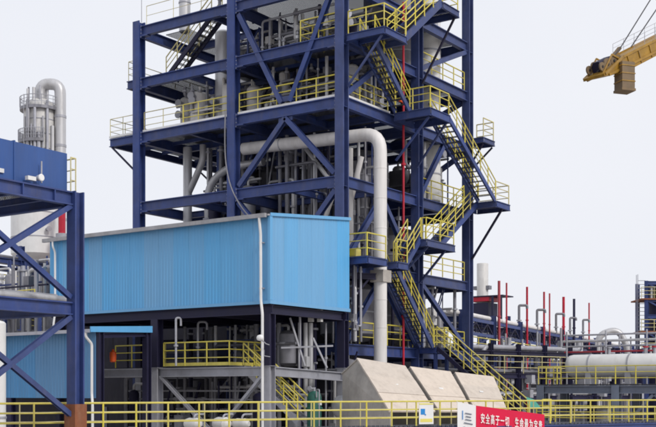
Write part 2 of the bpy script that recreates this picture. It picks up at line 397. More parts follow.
f30 = floor('highest floor of the tower with yellow railing above its front corner', 30.0, [(-6.9, -0.1, 0.06, 13.2)])
f15 = floor('lower grating floor with yellow railing on the stair side of the tower', 15.85,
            [(-6.9, -0.1, 4.2, 7.3), (-6.9, -0.1, 7.5, 13.2)])
railing(f15, [(-0.05, 7.75, 15.85), (-0.05, 13.0, 15.85)])
for i in range(5):
    y = 5.2+i*1.7
    MB().ibeam((-6.8, y, 15.7), (-0.2, y, 15.7), 0.1, 0.2, 0.02, 0.02).build('joist', 'navy', f15)
f11 = floor('floor with yellow railing behind the white downcomer pipe', 11.6, [(-6.9, -0.1, 0.3, 13.2), (-13.9, -7.1, 0.3, 13.2)])
railing(f11, [(-0.05, 7.75, 11.6), (-0.05, 13.0, 11.6)])
f7 = floor('lowest tower floor beside the foot of the zigzag stairs', 7.45, [(-6.9, -0.1, 0.06, 13.2), (-13.9, -7.1, 0.06, 13.2)])
railing(f7, [(-0.05, 0.35, 7.45), (-0.05, 7.0, 7.45)]); railing(f7, [(-0.05, 9.4, 7.45), (-0.05, 13.0, 7.45)])
platform('small balcony with pale railing jutting out past the rear stair column', 0.3, 1.5, 12.5, 13.9, 19.9, rails=[((1.45, 12.55), (1.45, 13.85), (0.35, 13.85))], rail_m='pale_rail')
f20 = [o for o in col.objects if o.get('label', '').startswith('small balcony')][0]
MB().bar((1.4, 13.8, 19.5), (0.1, 13.65, 18.3), 0.09, 0.09).build('strut', 'navy_dark', f20)
MB().bar((1.4, 12.6, 19.5), (0.2, 13.1, 18.3), 0.09, 0.09).build('strut', 'navy_dark', f20)

# ------------------------------------------------------------------ zigzag stairs on the right face
L1 = platform('landing with yellow railing at the front tower corner near the top edge', 0.3, 2.5, 0.0, 2.1, 22.8, rails=[((0.35, 0.05), (2.45, 0.05), (2.45, 2.05))], depth=0.34)
MB().bar((2.3, 0.1, 22.4), (0.28, 0.1, 20.2), 0.09, 0.09).build('strut', 'navy', L1)
stair('topmost stair flight rising right past the upper floors', (1.9, 5.8, 25.65), (1.9, 2.1, 22.8), (0.55, 0, 0), stringer_h=0.36)
L0 = platform('topmost stair landing under the dark diagonal strut', 0.3, 2.5, 5.8, 7.6, 25.65, rails=[((2.45, 5.85), (2.45, 7.55), (0.35, 7.55))], depth=0.34)
MB().bar((2.3, 7.45, 25.25), (0.28, 7.45, 22.0), 0.1, 0.1).build('strut', 'navy_dark', L0)
stair('stair flight dropping right from the front corner landing, against the red riser', (0.8, 1.1, 22.75), (0.8, 4.5, 19.85), (0.45, 0, 0))
L2 = platform('mid height landing where two flights meet beside the white vessel', 0.3, 2.5, 4.5, 6.6, 19.8, rails=[((2.45, 6.55), (2.45, 4.55), (0.35, 4.55))], depth=0.4)
MB().bar((2.3, 4.7, 19.35), (0.28, 4.7, 17.3), 0.1, 0.1).build('strut', 'navy', L2)
MB().bar((2.3, 6.5, 19.35), (0.28, 6.9, 17.3), 0.1, 0.1).build('strut', 'navy', L2)
stair('long exposed stair flight whose open treads show against the sky', (1.85, 6.6, 19.8), (1.85, 12.2, 16.1), (0.55, 0, 0), rails=(1, 1))
L3 = platform('outermost landing sticking out to the right on one long strut', 0.3, 2.45, 12.2, 14.0, 16.05, rails=[((2.4, 12.25), (2.4, 13.95), (0.35, 13.95))], rail_m='pale_rail', depth=0.34)
MB().bar((2.35, 13.2, 15.7), (0.28, 13.35, 12.9), 0.11, 0.11).build('strut', 'navy_dark', L3)
stair('short flight descending left with dense yellow railings below the outermost landing', (0.8, 12.2, 16.0), (0.8, 7.7, 13.0), (0.45, 0, 0), stringer_h=0.3)
L4 = platform('landing crossed by the red riser at the left end of the short flight', 0.3, 2.2, 4.6, 7.7, 13.0, rails=[((2.15, 7.65), (2.15, 4.65), (1.9, 4.65))], depth=0.36)
MB().bar((2.1, 6.8, 12.6), (0.28, 7.2, 11.0), 0.1, 0.1).build('strut', 'navy', L4)
MB().bar((2.1, 4.9, 12.6), (0.28, 4.9, 11.0), 0.1, 0.1).build('strut', 'navy', L4)
stair('very short connecting steps just right of the white downcomer', (1.45, 4.6, 13.0), (1.45, 3.2, 11.6), (0.4, 0, 0))
L5 = platform('walkway deck behind the white downcomer with a yellow equipment box', 0.3, 2.0, -0.75, 1.05, 11.6, rails=[((0.35, -0.7), (1.95, -0.7), (1.95, 1.0))], depth=0.34)
L5b = platform('small landing between the connecting steps and the long lower flight', 0.3, 1.95, 2.1, 3.2, 11.6, rails=[((1.9, 2.15), (1.9, 3.15))], depth=0.34)
bxt = MB().box(0.6, 1.2, -0.55, -0.1, 11.6, 12.0).build('equipment_box', 'yellow'); tag(bxt, 'pale yellow control box on the walkway beside the shed end', 'control box')
MB().box(0.68, 1.12, -0.56, -0.55, 11.68, 11.95).build('box_door', 'yellow', bxt)
stair('long lower flight dropping right behind the white downcomer', (0.75, 3.2, 11.6), (0.75, 7.15, 7.5), (0.42, 0, 0), stringer_h=0.28)
L6 = platform('low landing crowded with yellow railing where the stairs turn outward', 0.3, 1.35, 7.15, 8.6, 7.45, rails=[((0.35, 8.55), (1.3, 8.55), (1.3, 8.1))], depth=0.3)
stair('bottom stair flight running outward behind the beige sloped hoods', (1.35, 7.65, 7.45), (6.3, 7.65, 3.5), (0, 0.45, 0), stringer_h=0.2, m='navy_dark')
for p in ((1.25, 7.25), (1.25, 8.5)):
    MB().ibeam((p[0], p[1], 0), (p[0], p[1], 7.1), 0.16, 0.16, 0.02, 0.02, up=(0,1,0)).build('leg', 'navy', L6)
lf = platform('small foot landing of the bottom stair flight behind the red banner', 6.3, 7.6, 7.1, 8.3, 3.5, rails=[((7.55, 7.15), (7.55, 8.25))], depth=0.25)
for p in ((6.4, 7.2), (7.5, 7.2), (6.4, 8.2), (7.5, 8.2)):
    MB().ibeam((p[0], p[1], 0), (p[0], p[1], 3.2), 0.14, 0.14, 0.02, 0.02, up=(0,1,0)).build('leg', 'navy', lf)

# stair between left floors, seen from below
stair('dark stair flight climbing between the two top left floors', (-9.2, 1.2, 25.8), (-12.6, 1.2, 22.95), (0, 0.45, 0), m='navy_dark', rail_m='pale_rail')

# ------------------------------------------------------------------ light blue shed
SX0, SX1, SY0, SY1 = -13.1, 1.15, -7.3, -1.05
ZB, ZF, ZR = 8.92, 12.72, 13.32
def rib_profile(n, pitch=0.25, d=0.018):
    pts = []
    for i in range(n):
        a = i*pitch
        pts += [(a, 0), (a+pitch*0.60, 0), (a+pitch*0.68, d), (a+pitch*0.92, d)]
    pts.append((n*pitch, 0))
    return pts
def sheet_mesh(wd, z0, ztop, d=0.013, pitch=0.2):
    n = max(1, round(wd/pitch)); prof = rib_profile(n, wd/n, d); b = MB(); vs = []; fs = []
    for a, h in prof:
        vs += [(a, -h, z0), (a, -h, ztop(a)), (a, 0.02, z0), (a, 0.02, ztop(a))]
    for i in range(len(prof)-1):
        k = i*4; fs += [(k, k+4, k+5, k+1), (k+2, k+3, k+7, k+6), (k+1, k+5, k+7, k+3), (k, k+2, k+6, k+4)]
    b.add(vs, fs); return b
shed = thing('light_blue_shed', 'long light blue corrugated metal shed raised on navy columns in front of the tower', 'shed', ((SX0+SX1)/2, (SY0+SY1)/2, ZB))
fs_me = shared('cladding_sheet', lambda: sheet_mesh(1.0, 0, lambda a: ZF-ZB))
nsh = int(SX1-SX0-0.001)+1; wsh = (SX1-SX0)/nsh
for i in range(nsh):
    o = link('cladding_sheet', fs_me, 'cladding', shed, (SX0+i*wsh, SY0-0.004*(i % 2), ZB)); o.scale = (wsh*0.998, 1, 1)
nse = 6; wse = (SY1-SY0)/nse
for i in range(nse):
    b = sheet_mesh(wse*0.998, 0, lambda a: (ZF-ZB) + (ZR-ZF)*((i*wse+a)/(SY1-SY0)))
    o = b.build('cladding_sheet', 'cladding', shed, origin=(0, 0, 0))
    o.location = Vector((SX1+0.004*(i % 2), SY0+i*wse, ZB))-WO[shed]; o.rotation_euler = (0, 0, R(90))
# back and left walls, plain sheets
MB().box(SX0, SX1-0.03, SY1-0.03, SY1, ZB, ZR-0.02).build('back_wall', 'cladding', shed)
MB().add([(SX0,SY0+.03,ZB),(SX0,SY1-.03,ZB),(SX0,SY1-.03,ZR-.03),(SX0,SY0+.03,ZF-.03),(SX0+.05,SY0+.03,ZB),(SX0+.05,SY1-.03,ZB),(SX0+.05,SY1-.03,ZR-.03),(SX0+.05,SY0+.03,ZF-.03)],
         [(0,3,2,1),(4,5,6,7),(0,1,5,4),(1,2,6,5),(2,3,7,6),(3,0,4,7)]).build('side_wall', 'cladding', shed)
MB().add([(SX0-.2,SY0-.22,ZF-.02),(SX1+.06,SY0-.22,ZF-.02),(SX1+.06,SY1+.1,ZR+.02),(SX0-.2,SY1+.1,ZR+.02),
          (SX0-.2,SY0-.22,ZF+.05),(SX1+.06,SY0-.22,ZF+.05),(SX1+.06,SY1+.1,ZR+.09),(SX0-.2,SY1+.1,ZR+.09)],
         [(0,3,2,1),(4,5,6,7),(0,1,5,4),(1,2,6,5),(2,3,7,6),(3,0,4,7)]).build('roof', 'roof_grey', shed)
MB().box(SX0-.2, SX1+.0, SY0-.36, SY0-.225, ZF-0.10, ZF+0.08).build('gutter', 'roof_grey', shed)
MB().box(SX1+0.045, SX1+0.075, SY0-0.06, SY1, ZB-0.06, ZB+0.10).build('base_trim', 'cladding', shed)
MB().box(SX0, SX1+0.04, SY0-0.075, SY0-0.045, ZB-0.06, ZB+0.08).build('base_trim', 'cladding', shed)
MB().box(SX1-0.06, SX1+0.07, SY0-0.07, SY0-0.042, ZB-0.05, ZF).build('corner_trim', 'cladding', shed)
MB().box(SX1+0.042, SX1+0.07, SY0-0.041, SY0+0.12, ZB+0.11, ZF).build('corner_trim', 'cladding', shed)
MB().add([(SX1+.062,SY0-.05,ZF-.02),(SX1+.1,SY0-.05,ZF-.02),(SX1+.1,SY1,ZR-.02),(SX1+.062,SY1,ZR-.02),(SX1+.062,SY0-.05,ZF+.12),(SX1+.1,SY0-.05,ZF+.12),(SX1+.1,SY1,ZR+.12),(SX1+.062,SY1,ZR+.12)],
         [(0,3,2,1),(4,5,6,7),(0,1,5,4),(1,2,6,5),(2,3,7,6),(3,0,4,7)]).build('verge_trim', 'cladding', shed)
MB().tube([(0.8,SY0-.3,ZF-.1),(0.8,SY0-.27,ZF-.35),(0.8,SY0-.2,ZF-.8),(0.8,SY0-.18,ZB+.1),(0.90,SY0-.2,ZB-.5),(0.90,SY0-.2,0.1)], 0.065, 10, 0.12).build('downpipe', 'white_paint', shed, True)
MB().tube([(-12.55,SY0-.3,ZF-.1),(-12.55,SY0-.3,ZF-.35),(-12.55,SY0-.14,ZF-.6),(-12.55,SY0-.14,ZB+.1),(-12.55,SY0-.25,ZB-.5),(-12.55,SY0-.25,4)], 0.055, 10, 0.12).build('downpipe', 'white_paint', shed, True)
for z in (ZF-1.2, ZB+0.6):
    MB().box(0.7, 0.9, SY0-0.2, SY0-0.04, z, z+0.05).build('pipe_clip', 'galv', shed)
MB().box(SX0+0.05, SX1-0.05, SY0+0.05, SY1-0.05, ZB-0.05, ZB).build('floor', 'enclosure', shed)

# shed support frame: navy above the gallery, grey below
sup = thing('support_frame', 'support frame under the light blue shed, navy above and pale grey below', 'steel frame', (-6, -4.2, 0))
SCX = (0.95, -5.8, -12.6); SCY = (-7.1, -1.3); ZG = 6.15
for x in SCX:
    for y in SCY:
        MB().ibeam((x,y,0),(x,y,ZG-0.02), 0.42, 0.42, 0.04, 0.05, up=(0,1,0)).build('lower_column', 'galv', sup)
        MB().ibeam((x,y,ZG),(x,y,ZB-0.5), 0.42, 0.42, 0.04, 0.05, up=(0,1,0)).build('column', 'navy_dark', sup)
        MB().box(x-.27,x+.27,y-.27,y+.27,ZG-0.02,ZG).build('splice_plate', 'galv', sup)
for y in SCY:
    MB().ibeam((SX0,y,ZB-0.28),(SX1,y,ZB-0.28), 0.25, 0.42).build('floor_beam', 'navy_dark', sup)
    for a, b in ((-12.6,-5.8),(-5.8,0.95)):
        MB().ibeam((a+.22,y,ZG-.24),(b-.22,y,ZG-.24), 0.24, 0.42).build('gallery_beam', 'galv', sup)
for x in (-12.6, -9.2, -5.8, -2.4, 0.95):
    MB().ibeam((x,-6.95,ZB-0.29),(x,-1.45,ZB-0.29), 0.2, 0.38).build('floor_beam', 'navy_dark', sup)
for x in (-5.8, 0.95):
    MB().ibeam((x,-6.88,ZG-.24),(x,-1.52,ZG-.24-(0.18 if x > 0 else 0)), 0.24, 0.42).build('gallery_beam', 'galv', sup)
for p, q in (((-5.5,-7.1,5.7),(-2.2,-7.1,3.0)), ((0.6,-7.1,5.7),(-2.2,-7.1,3.0)), ((-6.1,-1.3,5.7),(-9.2,-1.3,2.8))):
    for s in (-0.09, 0.09):
        MB().bar((p[0],p[1]+s,p[2]),(q[0],q[1]+s,q[2]),0.05,0.13).build('brace', 'galv', sup)
gal = platform('gallery under the blue shed with bright yellow front railing', -5.55, -1.4, -7.0, -3.0, ZG+0.06, m='galv', rails=[((-1.45,-4.2),(-1.45,-6.95),(-5.5,-6.95))], edge=False, cat='gallery', toe='yellow')
gal2 = platform('left gallery under the blue shed with dull yellow railing beyond the navy column', -9.6, -6.1, -6.2, -3.0, ZG+0.05, m='galv', rails=[((-6.15,-6.15),(-9.55,-6.15))], edge=True, cat='gallery')
stair('grey steps going down from the shed gallery behind the white downpipe', (-1.4, -5.6, ZG), (1.7, -5.6, 3.7), (0, 0.4, 0), m='galv')

# ------------------------------------------------------------------ low blue shed on the left
low = thing('low_blue_shed', 'low darker blue corrugated shed with pale blue canopy edge behind the left pipe rack', 'shed', (-10, -10, 4.7))
lsm = shared('low_sheet', lambda: sheet_mesh(1.0, 0, lambda a: 2.95))
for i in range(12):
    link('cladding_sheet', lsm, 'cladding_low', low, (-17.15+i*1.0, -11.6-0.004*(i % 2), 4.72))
MB().add([(-17.2,-12.05,7.66),(-5.0,-12.05,7.66),(-5.0,-8.3,7.92),(-17.2,-8.3,7.92),(-17.2,-12.05,7.74),(-5.0,-12.05,7.74),(-5.0,-8.3,8.0),(-17.2,-8.3,8.0)],
         [(0,3,2,1),(4,5,6,7),(0,1,5,4),(1,2,6,5),(2,3,7,6),(3,0,4,7)]).build('roof', 'roof_grey', low)
MB().add([(-4.99,-12.1,7.60),(-4.93,-12.1,7.60),(-4.93,-8.3,7.74),(-4.99,-8.3,7.74),(-4.99,-12.1,7.84),(-4.93,-12.1,7.84),(-4.93,-8.3,8.04),(-4.99,-8.3,8.04)],
         [(0,3,2,1),(4,5,6,7),(0,1,5,4),(1,2,6,5),(2,3,7,6),(3,0,4,7)]).build('canopy_edge', 'cladding', low)
MB().box(-17.2, -5.0, -12.16, -12.055, 7.58, 7.72).build('gutter', 'galv', low)
MB().tube([(-5.25,-12.1,7.6),(-5.25,-12.1,7.4),(-5.25,-11.75,7.1),(-5.25,-11.75,4.9),(-5.1,-11.85,4.5),(-5.1,-11.85,0.1)], 0.06, 10, 0.12).build('downpipe', 'white_paint', low, True)
for x in (-5.1, -11.0, -17.0):
    for y in (-11.45, -8.5):
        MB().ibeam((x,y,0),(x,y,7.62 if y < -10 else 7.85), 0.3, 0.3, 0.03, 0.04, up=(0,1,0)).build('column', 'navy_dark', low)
MB().ibeam((-5.1,-11.3,7.48),(-5.1,-8.6,7.66),0.16,0.22).build('beam', 'navy_dark', low)
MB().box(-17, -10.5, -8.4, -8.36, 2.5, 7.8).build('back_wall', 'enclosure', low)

# ------------------------------------------------------------------ dark walls added under the tower to block bright sky
enc = thing('shade_backdrop', 'dark walls added under the tower and shed in place of deep shade', 'backdrop', (-14, 2.5, 0))
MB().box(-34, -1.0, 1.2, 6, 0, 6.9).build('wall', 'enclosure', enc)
MB().box(-34, -2.2, 5.9, 6.0, 6.95, 11.2).build('upper_backdrop', 'enclosure', enc)  # added higher up to close the remaining sky gap
for i in range(12):
    x = -32+i*2.6
    MB().box(x, x+1.2, 1.14, 1.2, 0.3+(i % 3)*0.4, 2.6+(i % 2)*1.5).build('panel', ['insul_dark', 'navy_dark', 'insul_dark'][i % 3], enc)

# ------------------------------------------------------------------ vessels inside tower
def vessel(name, label, x, y, z0, z1, r, m='insul', bands=True, noz=2, cat='vessel', n=28):
    t = thing(name, label, cat, (x, y, z0))
    hd = r*0.35
    MB().lathe([(r*0.3, z0), (r*0.75, z0+hd*0.3), (r, z0+hd), (r, z1-hd), (r*0.75, z1-hd*0.3), (r*0.3, z1)], (x, y, 0), n=n).build('shell', m, t, True)
    if bands:
        k = max(2, int((z1-z0)/1.6))
        for i in range(1, k):
            z = z0+(z1-z0)*i/k
            MB().lathe([(r+0.005, z-0.05), (r+0.03, z-0.04), (r+0.03, z+0.04), (r+0.005, z+0.05)], (x, y, 0), n=n).build('band', 'galv', t, True)
    for i in range(noz):
        a = R(-60+random.uniform(-50, 60)); z = z0+(z1-z0)*random.uniform(0.2, 0.85)
        d = Vector((math.cos(a), math.sin(a), 0))
        c = Vector((x, y, z))
        nz_ = MB().tube([c+d*(r-0.05), c+d*(r+0.35)], 0.13, 10).build('nozzle', 'galv', t, True)
        MB().tube([c+d*(r+0.35), c+d*(r+0.42)], 0.22, 12).build('flange', 'galv', nz_, True)
    return t
vessel('reactor_vessel', 'big grey insulated vessel in the left bay above the pale edged floor', -9.6, 6.2, 19.9, 25.4, 1.7, 'insul')
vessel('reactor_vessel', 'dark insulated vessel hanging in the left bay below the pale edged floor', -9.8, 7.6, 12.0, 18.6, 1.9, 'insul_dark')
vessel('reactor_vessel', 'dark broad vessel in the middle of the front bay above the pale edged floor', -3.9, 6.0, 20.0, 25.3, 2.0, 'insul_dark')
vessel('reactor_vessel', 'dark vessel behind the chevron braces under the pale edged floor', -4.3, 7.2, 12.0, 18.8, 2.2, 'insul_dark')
vessel('white_column_vessel', 'tall white vessel visible in the stair side bay of the tower', -1.3, 10.9, 15.9, 28.5, 0.72, 'white_paint', noz=3)
vessel('exhaust_stack', 'grey round stack rising above the top left floor', -12.78, 2.5, 25.9, 33, 0.33, 'insul', noz=0, cat='stack')
vessel('slim_vessel', 'slim pale grey vessel just left of the middle front column behind the upper beams', -10.0, 2.7, 19.85, 25.6, 0.48, 'insul', noz=2)
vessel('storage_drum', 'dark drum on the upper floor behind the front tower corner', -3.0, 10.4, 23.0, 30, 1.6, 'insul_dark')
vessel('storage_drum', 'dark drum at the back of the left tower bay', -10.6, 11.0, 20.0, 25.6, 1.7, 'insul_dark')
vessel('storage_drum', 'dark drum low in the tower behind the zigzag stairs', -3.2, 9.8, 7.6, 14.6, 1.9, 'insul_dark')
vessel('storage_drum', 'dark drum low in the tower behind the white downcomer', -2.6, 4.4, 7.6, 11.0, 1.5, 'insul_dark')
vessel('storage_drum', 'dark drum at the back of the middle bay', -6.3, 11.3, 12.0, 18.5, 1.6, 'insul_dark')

vessel('upright_exchanger', 'pale upright exchanger behind the corner of the pale edged floor, stair side', -1.3, 2.8, 19.82, 22.2, 0.38, 'pale_clad', cat='exchanger', n=20)
vessel('upright_exchanger', 'stout pale exchanger behind the upper stair flight, stair side', -1.5, 4.7, 19.82, 22.3, 0.5, 'insul', cat='exchanger', n=20)
vessel('upright_exchanger', 'tall pale exchanger beside the upper brace of the right front bay', -5.4, 2.4, 19.82, 22.4, 0.3, 'pale_clad', cat='exchanger', n=20)
vessel('upright_exchanger', 'slender pale exchanger near the front corner column, upper floor', -1.1, 1.6, 22.95, 25.4, 0.26, 'pale_clad', cat='exchanger', n=20)
# grey ducts left bay below the pale-edged floor
d1 = thing('grey_duct', 'grey vertical duct with slanted branch under the left end of the tower floor', 'duct', (-13.0, 3.0, 12))
MB().tube([(-13.1, 3.1, 11.6), (-13.1, 3.1, 19.4)], 0.26, 16).build('pipe', 'insul', d1, True)
MB().tube([(-13.1, 3.1, 16.6), (-12.5, 3.1, 17.5), (-11.9, 3.1, 18.5), (-11.9, 3.1, 19.4)], 0.19, 14, 0.4).build('branch', 'insul', d1, True)
d2 = thing('grey_duct', 'slimmer grey bent duct right of the one with the slanted branch', 'duct', (-11.4, 3.2, 12))
MB().tube([(-11.6, 3.2, 11.6), (-11.6, 3.2, 17.0), (-10.2, 3.2, 17.9), (-7.5, 3.2, 17.9)], 0.22, 14, 0.8).build('pipe', 'insul', d2, True)
for z in (13.5, 15.0): MB().tube([(-11.6, 3.2, z), (-11.6, 3.2, z+0.1)], 0.3, 14).build('flange', 'galv', d2, True)

# white downcomer
wp = thing('white_downcomer', 'thick white pipe leaving the tower, bending over and dropping beside the stairs', 'pipe', (1.3, 1.5, 0))
MB().tube([(-7.6, 1.6, 18.35), (1.32, 1.5, 18.0), (1.32, 1.5, 0.1)], 0.33, 24, 0.95).build('pipe', 'white_pipe', wp, True)
for x in (-5.0, -1.2): MB().tube([(x, 1.57, 18.24), (x+0.05, 1.57, 18.24)], 0.345, 20).build('band', 'galv', wp, True)
for z in (16.2, 14.7, 13.2, 9.6, 8.2): MB().tube([(1.32, 1.5, z), (1.32, 1.5, z+0.04)], 0.342, 20).build('band', 'white_pipe', wp, True)
MB().box(0.95, 1.72, 1.12, 1.9, 10.5, 11.1).build('clamp_block', 'concrete', wp)
ps = thing('pipe_support', 'navy bracket beam holding the white downcomer at its clamp block', 'bracket', (0.9, 0, 10.8))
MB().ibeam((0.28, -0.5, 10.75), (1.32, 1.05, 10.75), 0.2, 0.3).build('beam', 'navy_dark', ps)
MB().bar((1.1, 0.75, 10.6), (0.27, -0.1, 9.2), 0.1, 0.1).build('strut', 'navy_dark', ps)
# slanted white tubes and small pipework in the front bay
sl = thing('slanted_pipes', 'pair of slanted pale tubes behind the lower chevron of the front bay', 'pipe', (-3, 2.5, 12))
MB().tube([(-1.2, 2.4, 17.6), (-3.6, 2.4, 12.2)], 0.12, 12).build('pipe', 'white_pipe', sl, True)
MB().tube([(-0.4, 2.4, 17.2), (-1.9, 2.4, 12.2)], 0.14, 12).build('pipe', 'white_pipe', sl, True)
MB().tube([(-4.4, 3.0, 18.2), (-2.2, 3.0, 15.6)], 0.12, 12).build('branch', 'insul', sl, True)
MB().tube([(-0.9, 2.0, 17.6), (-0.9, 2.0, 12.0)], 0.2, 14).build('pipe', 'white_pipe', sl, True)

# red riser
rr_ = thing('red_riser', 'thin red fire riser running down behind the zigzag stairs', 'pipe', (0.2, 4.4, 0))
MB().tube([(0.2, 5.6, 0.1), (0.2, 5.6, 26)], 0.065, 10).build('pipe', 'red', rr_, True)
for z in (9, 12.5, 17.2, 21.5): MB().tube([(0.2, 5.6, z), (0.2, 5.6, z+0.12)], 0.13, 10).build('coupling', 'red', rr_, True)
MB().tube([(0.2, 5.6, 20.6), (0.2, 5.2, 20.6)], 0.06, 8).build('branch', 'orange_red', rr_, True)
# hanging cable
hc = MB().tube([(-7.3, -0.32, 20.0), (-7.34, -0.33, 18.6), (-7.28, -0.34, 17.2), (-6.95, -0.34, 15.9), (-6.2, -0.32, 14.7), (-5.0, -0.3, 13.6), (-4.2, -0.3, 13.35)], 0.035, 8, 0.7).build('hanging_cable', 'insul_dark', None, True)
tag(hc, 'grey cable curving down across the middle front column onto the shed roof', 'cable')

# process pipework per bay
def pipework(label, x0, x1, y0, y1, z0, z1, n, mats, rmax=0.14, floods=0):
    t = thing('process_pipework', label, 'pipes', ((x0+x1)/2, (y0+y1)/2, z0))
    for i in range(n):
        x = random.uniform(x0, x1); y = random.uniform(y0, y1); r = random.uniform(0.04, rmax); m = random.choice(mats)
        k = random.random()
        if k < 0.45:
            pts = [(x, y, z0), (x, y, z1)]
        elif k < 0.75:
            z = random.uniform(z0+0.5, z1-0.3); x2 = random.uniform(x0, x1)
            pts = [(x, y, z0), (x, y, z), (x2, y, z)]
        else:
            z = random.uniform(z0+0.5, z1-0.3); x2 = random.uniform(x0, x1); y2 = random.uniform(y0, y1)
            pts = [(x, y, z), (x2, y, z), (x2, y2, z), (x2, y2, z1)]
        p = MB().tube(pts, r, 10, r*3).build('pipe', m, t, True)
        if random.random() < 0.6:
            z = random.uniform(z0+0.3, z0+0.8*(z1-z0)) if k < 0.75 else z1-0.3
            c = Vector(pts[0] if k < 0.75 else pts[-1]); c.z = min(z, pts[1][2]) if k < 0.75 else z
            MB().tube([c, c+Vector((0, 0, 0.1))], r*1.7, 12).build('flange', 'galv', p, True)
        if random.random() < 0.3 and k < 0.75:
            c = Vector((x, y, random.uniform(z0+0.6, pts[1][2]-0.1)))
            v = MB().box(c.x-r*1.8, c.x+r*1.8, c.y-r*1.8, c.y+r*1.8, c.z-r*2, c.z+r*2).build('valve_body', random.choice(['galv', 'insul_dark', 'insul', 'pale_clad']), p)
    return t
GM = ['insul', 'insul_dark', 'galv', 'insul_dark', 'navy_dark']
WM = ['insul', 'white_pipe', 'galv', 'insul_dark']
pipework('grey pipework behind the railing of the left bay, pale edged floor', -12.5, -7.5, 1.2, 3.0, 19.85, 22.4, 22, WM, 0.1)
pipework('mixed pipework behind the railing of the right front bay, pale edged floor', -6.4, -0.8, 1.2, 3.8, 19.85, 22.4, 30, GM, 0.1)
pipework('pipework on the floor above, right front bay', -6.4, -0.8, 1.2, 3.8, 22.95, 25.3, 28, GM, 0.1)
pipework('pipework hidden behind the left bay lower beam', -12.0, -7.5, 3.0, 5.4, 15.9, 19.2, 12, GM)
pipework('pipework behind the chevron braces in the right front bay', -6.4, -0.8, 2.6, 4.8, 12.0, 19.0, 34, GM, 0.11)
pipework('pipework in the stair side bay below the second floor', -1.8, -0.5, 1.5, 7.0, 12.0, 15.2, 12, GM, 0.1)
pipework('pipework low behind the stairs', -1.8, -0.5, 1.0, 12.8, 7.5, 11.2, 18, GM, 0.1)
pipework('pipework in the stair side bay above the corner landing', -1.8, -0.5, 1.5, 7.0, 19.85, 22.3, 10, GM, 0.1)
pipework('white pipework below the tall white vessel', -1.6, -0.5, 8.0, 12.6, 15.9, 19.2, 10, WM, 0.12)
pipework('pipework above the top left floor beside the stacks', -8.6, -7.3, 0.6, 3.5, 25.9, 30, 10, WM, 0.09)
pipework('dim pipework on the gallery under the blue shed', -5.4, 0.4, -3.6, -1.8, 3.0, 8.3, 24, GM, 0.13)
pipework('dim pipework under the left part of the blue shed', -11.5, -6.3, -4.5, -1.6, 3.0, 8.3, 16, GM, 0.12)
pipework('dim low pipework in front of the added dark walls', -12, 0.5, -1.0, 0.9, 0.1, 5.6, 26, GM, 0.16)

def skid(label, x0, x1, y0, y1, z0, z1, nv=4, nb=4, ns=10, light=0.35):
    """equipment skid: upright exchangers, cabinets, thin secondary steel and trays"""
    t = thing('equipment_skid', label, 'equipment', ((x0+x1)/2, (y0+y1)/2, z0))
    H = z1-z0
    for i in range(nv):
        x = x0+(x1-x0)*(i+random.uniform(0.2, 0.8))/nv; y = random.uniform(y0, y1); r = random.uniform(0.22, 0.5); h = random.uniform(0.55, 0.95)*H
        m = random.choice(['pale_clad', 'insul', 'white_pipe']) if random.random() < light else random.choice(['insul_dark', 'navy_dark', 'insul_dark'])
        v = MB().lathe([(r*0.5, z0), (r, z0+0.12), (r, z0+h-0.2), (r*0.7, z0+h-0.06), (r*0.2, z0+h)], (x, y, 0), n=18).build('shell', m, t, True)
        MB().lathe([(r*1.02, z0+h*0.6), (r*1.14, z0+h*0.6+0.01), (r*1.14, z0+h*0.6+0.09), (r*1.02, z0+h*0.6+0.1)], (x, y, 0), n=18).build('flange', 'galv', v, True)
        MB().tube([(x, y, z0+h-0.05), (x, y, min(z0+h+0.3, z1-0.1)), (x+random.choice((-0.9, 0.9)), y, min(z0+h+0.3, z1-0.1))], 0.07, 8, 0.2).build('pipe', 'insul', v, True)
    for i in range(nb):
        x = random.uniform(x0, x1); y = random.uniform(y0, y1); a = random.uniform(0.25, 0.6); b = random.uniform(0.2, 0.4); h = random.uniform(0.6, 1.6); zz = z0+random.choice((0, 0, H*0.4))
        bx_ = MB().box(x-a, x+a, y-b, y+b, zz, min(zz+h, z1-0.1)).build('cabinet', random.choice(['insul_dark', 'navy_dark', 'galv', 'pale_clad']), t)
        MB().box(x-a*0.8, x+a*0.8, y-b-0.03, y-b, zz+0.1, min(zz+h, z1-0.1)-0.1).build('cabinet_door', random.choice(['insul_dark', 'galv']), bx_)
    for i in range(ns):
        y = random.uniform(y0, y1); k = random.random(); w_ = random.uniform(0.05, 0.11); m = random.choice(['navy', 'navy', 'navy_dark', 'galv'])
        if k < 0.4:
            z = random.uniform(z0+0.6, z1-0.1); MB().bar((x0, y, z), (x1, y, z), w_*1.6, w_).build('strut', m, t)
        elif k < 0.7:
            x = random.uniform(x0, x1); MB().bar((x, y, z0), (x, y, z1), w_, w_, up=(0,1,0)).build('strut', m, t)
        else:
            x = random.uniform(x0, x1-1.2); MB().bar((x, y, z0), (min(x1, x+random.uniform(0.8, 2.2)), y, z1), w_, w_, up=(0,1,0)).build('strut', m, t)
    return t
skid('crowded equipment in the left bay on the pale edged floor', -12.9, -7.4, 2.4, 5.0, 19.85, 22.35, 9, 6, 16, 0.65)
skid('upright exchangers at the left back of the pale edged floor', -13.2, -8.5, 6.2, 9.0, 19.85, 22.35, 6, 4, 8, 0.4)
skid('equipment in the left bay between the two uppermost beams', -9.4, -7.4, 2.2, 4.4, 22.95, 25.3, 5, 2, 10, 0.7)
skid('dim equipment behind the slim vessel under the top left floor', -13.5, -8.0, 7.0, 11.0, 22.95, 25.2, 5, 4, 8, 0.2)
skid('equipment in the left bay under the pale edged floor', -12.2, -7.4, 3.0, 6.0, 12.0, 19.2, 8, 6, 18, 0.4)
